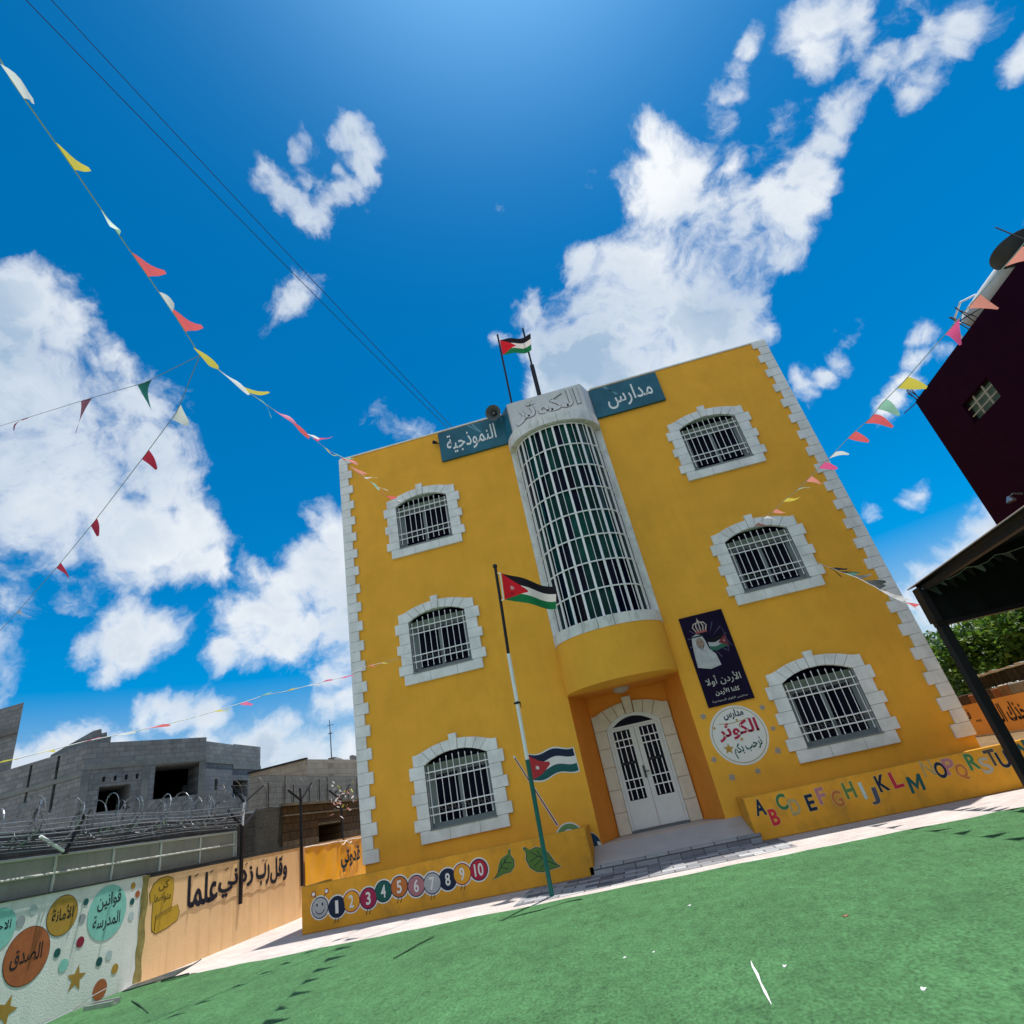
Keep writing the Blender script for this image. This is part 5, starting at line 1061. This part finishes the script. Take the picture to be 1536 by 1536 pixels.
# right boundary wall with orange mural
t = empty('boundary_wall', (8.1, 2, .92), 'orange wall with dark Arabic lettering below rough stone coping, beyond the alphabet planter', 'wall', 'painted walls round the yard')
mb = MB(); mb.box(8.0, 8.25, -12, 14, G0, 1.68); mb.build('wall', M('orange mural ground', (.95, .48, .13), .8, .08, 2, .2, 50), t)
mb = MB(); mb.box(7.985, 7.998, -3, 13, .925, .955); mb.build('white_line', white_p, t)
rnd = random.Random(8); mb = MB(); y = -3.0
while y < 13:
    w = rnd.uniform(.28, .62); mb.box(7.98 + rnd.uniform(0, .03), 8.27, y + .006, y + w - .006, 1.682, 1.682 + rnd.uniform(.17, .24), rnd.randrange(5)); y += w
mb.build('coping', [M('rough stone %s' % n, c, .9, .3, 6, .6, 25) for n, c in (('brown', (.17, .10, .06)), ('tan', (.26, .16, .09)), ('rust', (.30, .13, .06)), ('grey', (.28, .27, .25)), ('dark', (.09, .06, .045)))], t, bevel=.015)
mb = MB(); UR = V3((0, -1, 0))
put_text(mb, 'في', (7.994, 4.63, 1.40), UR, Z_, w=.36, h=.36, bold=.025, arabic=True); mki = M('dark mural ink', (.015, .015, .03), .7); mb.build('lettering', mki, t, flip=False); mb = MB(); [mb.poly(circ((7.994, 4.13 + .09 * k, 1.28), .028, UR, Z_, 10)) for k in range(3)]; mb.build('painted_dots', mki, t, flip=False); mb = MB(); put_text(mb, 'خذك الث', (7.994, 2.95, 1.36), UR, Z_, w=1.35, h=.42, bold=.025, arabic=True)
mb.build('lettering', mki, t, flip=False)
t = empty('reed_fence', (8.15, 1.4, 1.9), 'dark brown reed screen with a ragged white top edge, on the stone coping', 'fence')
mb = MB(); rnd = random.Random(5); y = -3.0
while y < 3.62:
    w = rnd.uniform(.018, .035); h = 2.14 + (.06 if y > 1.5 else 0) + rnd.uniform(-.02, .02) - .01 * max(0, y - 3.3)
    mb.prism([(8.10 + rnd.uniform(0, .03), y, 1.93), (8.10, y + w, 1.93), (8.10, y + w + rnd.uniform(-.02, .02), h), (8.10, y + rnd.uniform(-.02, .02), h)], (.015, 0, 0), rnd.randrange(3)); y += w + .002
mb.build('reeds', [M('reed dark', (.03, .025, .02), .9), M('reed brown', (.045, .036, .027), .9), M('reed grey', (.055, .05, .04), .9)], t)
mb = MB(); pts = [];
for k in range(60):
    y = -3 + 6.55 * k / 59; mb.box(8.06, 8.16, y, y + .112, 2.16 + .05 * (y > 1.5) + rnd.uniform(-.008, .012), 2.195 + .05 * (y > 1.5) + rnd.uniform(-.012, .03))
mb.build('white_edge', M('flaking white plaster', (.62, .62, .60), .8, .2, 20), t)

# beige building beyond the trees
t = empty('beige_building', (22, 6, G0), 'beige building glimpsed under the canopy beyond the leafy trees', 'building')
mb = MB(); mb.box(17.5, 26, -10, 9.35, G0, 5.3); mb.build('wall', brickM('beige blocks', (0, 1), (.36, .32, .24), (.31, .27, .20), (.22, .19, .15), .5, .25, .01), t)
mb = MB(); mb.box(17.45, 17.497, -10, 9.4, 5.1, 5.32); mb.build('parapet_band', M('beige band', (.42, .38, .30), .8), t)

# trees
def leafmat(n, c):
    m = M(n, c, .5, .25, 6, spec=.4); nt = m.node_tree; b = nt.nodes['Principled BSDF']; tr = nt.nodes.new('ShaderNodeBsdfTranslucent'); tr.inputs['Color'].default_value = (c[0] * 1.5, c[1] * 1.4, c[2], 1)
    ms = nt.nodes.new('ShaderNodeMixShader'); ms.inputs[0].default_value = .4; nt.links.new(b.outputs[0], ms.inputs[1]); nt.links.new(tr.outputs[0], ms.inputs[2]); nt.links.new(ms.outputs[0], nt.nodes['Material Output'].inputs['Surface'])
    return m
def tree(label, base, trunk_h, blobs, n, leaf, mats, seed, thin=False):
    rnd = random.Random(seed); t = empty('tree', base, label, 'tree', 'trees beyond the reed fence')
    b = V3(base); mb = MB()
    top = b + V3((rnd.uniform(-.2, .2), rnd.uniform(-.2, .2), trunk_h)); mb.tube([b, b.lerp(top, .5) + V3((.06, -.04, 0)), top], .15, 8, r2=.09)
    for c, r in blobs:
        c = V3(c); mid = top.lerp(c, .55) + V3((rnd.uniform(-.15, .15), rnd.uniform(-.15, .15), -.05)); mb.tube([top - Z_ * .15, mid, c], .06, 6, r2=.018)
        for k in range(3):
            e = c + V3((rnd.uniform(-1, 1) * r[0], rnd.uniform(-1, 1) * r[1], rnd.uniform(-.3, .8) * r[2])) * .8; mb.tube([c.lerp(mid, .3), e], .02, 4, r2=.006)
    mb.build('trunk', M('bark', (.10, .075, .055), .95, .3, 8, .5, 30), t, smooth=True)
    mb = MB(); tot = sum(r[0] * r[1] * r[2] for _, r in blobs)
    for c, r in blobs:
        c = V3(c); m_ = int(n * r[0] * r[1] * r[2] / tot); k = 0
        while k < m_:
            d = V3((rnd.gauss(0, 1), rnd.gauss(0, 1), rnd.gauss(0, 1))).normalized() * (rnd.random() ** .45)
            cl = c + V3((d.x * r[0], d.y * r[1], d.z * r[2])); mi = rnd.choice((0, 0, 1, 1, 2))
            for q in range(7):
                p = cl + V3((rnd.gauss(0, .11), rnd.gauss(0, .11), rnd.gauss(0, .08))); s = leaf * rnd.uniform(.6, 1.25)
                nn = V3((rnd.gauss(0, .6), rnd.gauss(0, .6), 1 if rnd.random() < .8 else -.2)).normalized(); a = nn.cross(V3((rnd.gauss(0, 1), rnd.gauss(0, 1), .1))).normalized(); bb = nn.cross(a)
                w = s * (.22 if thin else .42)
                mb.add([p - a * s * .5, p + bb * w - nn * s * .06, p + a * s * .5 - nn * s * .12, p - bb * w - nn * s * .06], [(0, 1, 2, 3)], mi); k += 1
    mb.build('crown', mats, t, flip=False)
fig = [leafmat('fig leaf', (.065, .15, .022)), leafmat('fig leaf light', (.13, .23, .035)), leafmat('fig leaf dark', (.03, .08, .018))]
tree('broad leafed bright green tree, largest, above the reed screen', (11.6, 7.6, G0), 1.9, [((11.2, 8.3, 3.45), (1.1, 1.4, .8)), ((11.7, 6.7, 3.65), (1.1, 1.2, .75)), ((11.2, 5.6, 3.4), (1.0, 1.1, .8)), ((11.0, 9.6, 3.0), (1.0, 1.2, .8)), ((11.4, 7.4, 2.6), (1.2, 2.2, .5))], 9500, .17, fig, 21)
drk = [leafmat('dusky leaf', (.03, .07, .04)), leafmat('dusky leaf grey', (.055, .10, .07)), leafmat('dusky leaf dark', (.015, .04, .025))]
tree('dusky blue green tree with fine foliage, behind the broad leafed one', (13.5, 11.5, G0), 2.4, [((13.4, 11.0, 4.05), (.9, 1.0, .8)), ((13.2, 12.3, 3.7), (1.0, 1.1, .9)), ((13.6, 10.0, 3.5), (.9, 1.0, .7)), ((13.3, 11.6, 2.9), (1.1, 1.6, .8))], 6500, .13, drk, 22, True)
tree('green tree squeezed between the school corner and the canopy post', (12.2, 12.8, G0), 2.0, [((12.0, 12.4, 3.6), (.8, 1.0, .9)), ((11.9, 12.8, 2.6), (.9, 1.2, .8)), ((12.1, 11.4, 2.6), (.8, 1.0, .8))], 7000, .15, fig, 23)

# black shade canopy
t = empty('canopy', (4.62, -2.85, G0), 'black fabric shade canopy on square dark posts at the yard edge', 'canopy')
fab = M('black green shade cloth', (.004, .007, .008), .8, .3, 4)
mb = MB(); nx, ny = 12, 30; x0, x1, y0, y1 = 4.48, 7.95, -2.70, -14
def rz(x, y):
    z = 3.475 + .20 * (x - 4.48) if x < 6.2 else 3.819 - .2 * (x - 6.2)
    return z + .006 * (-2.7 - y) + .02 * math.sin(x * 5 + y * 2.2) * min(1, max(0, x - 4.7) * 2) * .6
for i in range(nx):
    for j in range(ny):
        q = [(x0 + (x1 - x0) * a / nx, y0 + (y1 - y0) * b / ny) for a, b in ((i, j), (i + 1, j), (i + 1, j + 1), (i, j + 1))]; mb.quad(*[(x, y, rz(x, y)) for x, y in q])
mb.build('roof', fab, t, smooth=True, flip=False)
mb = MB(); N_ = 48
for i in range(N_):
    xa, xb = 4.56 + (7.9 - 4.56) * i / N_, 4.56 + (7.9 - 4.56) * (i + 1) / N_
    mb.quad((xa, -2.82 + .02 * math.sin(i), 2.87), (xb, -2.82 + .02 * math.sin(i + 1), 2.87), (xb, -2.80, rz(xb, -2.8) + .004), (xa, -2.80, rz(xa, -2.8) + .004))
mb.build('end_curtain', fab, t, smooth=True, flip=False)
mb = MB(); mb.tube([(4.475, -2.69 - 11.3 * k / 20, rz(4.48, -2.69 - 11.3 * k / 20) + .008) for k in range(21)], .010, 6); mb.build('edge_trim', M('pale pink edge', (.42, .30, .28), .7), t)  # thin pale pink strip along the eave
mb = MB(); mb.box(4.52, 7.95, -2.89, -2.78, 2.80, 2.868); mb.box(4.56, 4.66, -14, -2.9, 3.36, 3.45); mb.box(4.50, 4.60, -2.95, -2.75, 2.87, 3.44); mb.build('beam', black_m, t)
for x, y, zt in ((4.60, -2.84, 2.80), (7.88, -2.84, 2.80), (7.88, -13.8, 3.4), (4.61, -13.8, 3.36)):
    mb = MB(); mb.box(x - .068, x + .068, y - .068, y + .068, G0 - .006, zt - .001); mb.build('post', black_m, t, bevel=.008)

# ------------------------------------------------------------------ bunting
PC = {'white': M('pennant white', (.66, .68, .66), .6), 'yellow': M('pennant yellow', (.62, .52, .08), .6), 'coral': M('pennant coral', (.70, .12, .13), .6), 'pink': M('pennant pink', (.68, .10, .26), .6), 'mint': M('pennant mint', (.30, .55, .42), .6), 'salmon': M('pennant salmon', (.72, .28, .22), .6), 'dark': M('pennant dark', (.05, .06, .06), .6), 'green': M('pennant green', (.02, .16, .12), .6), 'red': M('pennant red', (.36, .02, .05), .6), 'mauve': M('pennant mauve', (.34, .12, .15), .6), 'grey': M('pennant grey', (.30, .31, .34), .6)}
for m in list(PC.values()) + thin_cloth:      # thin plastic lets some daylight through
    nt = m.node_tree; b = nt.nodes['Principled BSDF']; tr = nt.nodes.new('ShaderNodeBsdfTranslucent'); tr.inputs['Color'].default_value = b.inputs['Base Color'].default_value
    ms = nt.nodes.new('ShaderNodeMixShader'); ms.inputs[0].default_value = .45; nt.links.new(b.outputs[0], ms.inputs[1]); nt.links.new(tr.outputs[0], ms.inputs[2]); nt.links.new(ms.outputs[0], nt.nodes['Material Output'].inputs['Surface'])
cordm = M('bunting cord', (.62, .63, .62), .6)
def bunting(key, label, colors, size, wind, hang, seed, cord_r=.005, cm=None):
    a, ps, b = STRINGS[key]; rnd = random.Random(seed); pts = [V3(p) for p in a + ps + b]
    t = empty('bunting', pts[-1], label, 'bunting', 'strings of bunting')
    mb = MB(); mb.tube(pts, cord_r, 5); mb.build('cord', cm or cordm, t)
    first = len(a)
    for i in range(len(ps)):
        p = pts[first + i]; d = (pts[first + i + 1] - pts[first + i - 1]).normalized(); s = (size if not isinstance(size, tuple) else size[0] + (size[1] - size[0]) * i / (len(ps) - 1)) * rnd.uniform(.85, 1.12); ln = s * rnd.uniform(.9, 1.3)
        dirn = (V3(wind) * (1 - hang) + V3((0, 0, -1)) * hang + V3((rnd.gauss(0, .14), rnd.gauss(0, .2), rnd.gauss(0, .16)))).normalized()
        side = d.cross(dirn).normalized(); cu = rnd.uniform(-.35, .35); tw = rnd.uniform(-.6, .6); mb = MB(); g = []; nu, nv = 6, 4
        for u in range(nu + 1):
            f = u / nu; row = []
            for v in range(nv + 1):
                w = (v / nv - .5) * s * (1 - .86 * f)
                q = p + d * w + dirn * (ln * f * (1 - .15 * abs(cu))) + side * (s * .30 * math.sin(f * 3.3 + tw * 4) * cu * 2 * f + w * tw * f * 1.2) - Z_ * (.10 * s * f * f)
                row.append(q)
            g.append(row)
        for u in range(nu):
            for v in range(nv): mb.quad(g[u][v], g[u][v + 1], g[u + 1][v + 1], g[u + 1][v])
        mb.build('pennant', PC[colors[i % len(colors)]], t, smooth=True, flip=False)
    return t
W_ = (.85, .1, -.25)
bunting('S1', 'longest bunting, from high over the yard to the top window near the horn loudspeaker', ['white', 'yellow', 'mint', 'coral', 'white', 'coral', 'yellow', 'white', 'yellow', 'mint', 'pink', 'coral', 'white', 'pink', 'yellow', 'mint', 'coral', 'salmon', 'coral', 'white', 'mint', 'white', 'coral', 'coral', 'white'], (.14, .31), W_, .22, 3, .0032)
bunting('S2', 'short bunting of mauve and green pennants, the flatter one crossing the big white cloud', ['red', 'mauve', 'green'], .25, (.4, 0, -.5), .75, 5, .0025, M('dull cord', (.3, .3, .3), .6))
bunting('S3', 'bunting of dark red pennants climbing steeply across the big white cloud', ['grey', 'red', 'red', 'red', 'white'], .135, (.9, .1, -.2), .55, 9, .0025, M('dull cord', (.3, .3, .3), .6))
bunting('S4', 'low bunting over the unfinished house, tied to the middle window near the corner stones', ['yellow', 'yellow', 'pink', 'white', 'coral', 'white', 'yellow', 'pink', 'mint', 'yellow', 'white', 'pink', 'pink', 'coral', 'yellow'], (.12, .2), (.95, .25, .05), .08, 12)
bunting('S5', 'bunting from beside the maroon building to the middle window over the poster', ['salmon', 'salmon', 'pink', 'yellow', 'mint', 'coral', 'coral', 'white', 'pink', 'salmon', 'mint', 'yellow', 'salmon', 'white', 'salmon'], .24, (.9, .05, -.15), .2, 17)
bunting('S6', 'short bunting of dark and white pennants between the school window and the canopy corner', ['dark', 'dark', 'dark', 'green', 'dark', 'dark', 'dark', 'white', 'white', 'coral'], .27, (.8, .2, .1), .15, 19, .006)
a = [(4.55, -2.95, 3.40)]; ps = [[4.62 + .16 * k, -3.05, 3.40 + .028 * k + .03 * math.sin(k * 2)] for k in range(9)]; STRINGS['S7'] = (a, ps, [(6.3, -3.05, 3.66)])
bunting('S7', 'shaded grey bunting hanging under the black canopy roof', ['dark', 'grey', 'dark', 'dark', 'dark', 'grey', 'dark'], .13, (.7, 0, -.4), .4, 23)
for (w, lab) in zip(WIRES, ('thin overhead cable, the lower of the two that meet at the school roof', 'thin overhead cable, the upper of the two that meet at the school roof')):
    a, b = V3(w[0]), V3(w[1]); mb = MB(); mb.tube([a.lerp(b, k / 24) - Z_ * (.18 * math.sin(math.pi * k / 24)) for k in range(25)], .008, 5); o = mb.build('overhead_cable', black_m); tag(o, lab, 'cable', 'overhead cables')

# ------------------------------------------------------------------ small things on the ground
mb = MB(); P = []; Q = []; rnd = random.Random(2); L_ = [(-.148, -7.32), (-.158, -7.45), (-.16, -7.62), (-.172, -7.8), (-.178, -7.98), (-.185, -8.2)]
for i, (x, y) in enumerate(L_):
    w = (.002, .007, .010, .005, .009, .002)[i]; P.append((x - w, y, G0 + .009)); Q.append((x + w, y, G0 + .009))
mb.poly(P + Q[::-1])
o = mb.build('turf_seam', white_p, flip=False); tag(o, 'torn white seam line showing in the green turf before the ramp', 'seam line')
scr = [((-.41, -5.03), 'white paper scrap on the turf nearest the ramp', .035), ((.76, -6.61), 'brownish scrap lying alone out on the open turf', .04), ((.04, -7.56), 'white scrap close beside the torn seam line', .025), ((.62, -8.36), 'larger white pebble on the turf nearest the camera', .028), ((-1.1, -6.6), 'white scrap on the turf, left of its pair near the flag shadow', .025), ((-.85, -6.6), 'white scrap on the turf, right of its pair near the flag shadow', .022)]
for k, ((x, y), lab, s) in enumerate(scr):
    s *= .55
    mb = MB(); P = [(x + s * math.cos(a) * (1 + .4 * math.sin(a * 3 + k)), y + s * math.sin(a) * (1 + .3 * math.cos(a * 2 + k)), G0 + .007 + .003 * math.sin(a * 2 + k)) for a in [2 * math.pi * i / 8 for i in range(8)]]
    mb.prism(P, (.002, .003, s * .3)); o = mb.build('paper_scrap', M('scrap brown', (.3, .16, .1), .8) if k == 1 else white_p); tag(o, lab, 'litter', 'scraps on the turf')
t = empty('tin_scrap', (-8.45, -3.0, G0 + .006), 'bent dark tin sheet lying at the turf edge where the peach wall starts', 'scrap metal')
mb = MB(); mb.prism([(-8.86, -3.30, .31), (-8.30, -2.93, .32), (-7.95, -2.78, .45), (-8.1, -2.72, .40), (-8.5, -2.82, .36), (-8.88, -3.1, .33)], (0, 0, .012)); mb.prism([(-8.4, -3.08, .312), (-8.05, -2.92, .312), (-8.0, -2.98, .33), (-8.34, -3.14, .33)], (0, 0, .012)); mb.build('sheet', M('dull tin', (.10, .12, .12), .4, .3, 10, metal=.6), t)
t = empty('tin_scrap', (-8.5, -4.1, G0 + .006), 'crumpled pale metal channel lying on the turf by the dotted white wall', 'scrap metal')
mb = MB(); mb.box(-8.62, -8.2, -4.22, -4.17, .307, .36); mb.box(-8.62, -8.2, -4.17, -4.10, .307, .32); mb.box(-8.62, -8.2, -4.10, -4.06, .307, .37); mb.build('channel', M('pale tin', (.45, .47, .46), .35, .2, 12, metal=.6), t)
mb = MB(); mb.tube([(-8.85, -4.6, .31), (-8.7, -4.3, .36), (-8.75, -4.0, .42), (-8.68, -3.8, .46)], .005, 5); mb.build('bent_wire', galv, t)
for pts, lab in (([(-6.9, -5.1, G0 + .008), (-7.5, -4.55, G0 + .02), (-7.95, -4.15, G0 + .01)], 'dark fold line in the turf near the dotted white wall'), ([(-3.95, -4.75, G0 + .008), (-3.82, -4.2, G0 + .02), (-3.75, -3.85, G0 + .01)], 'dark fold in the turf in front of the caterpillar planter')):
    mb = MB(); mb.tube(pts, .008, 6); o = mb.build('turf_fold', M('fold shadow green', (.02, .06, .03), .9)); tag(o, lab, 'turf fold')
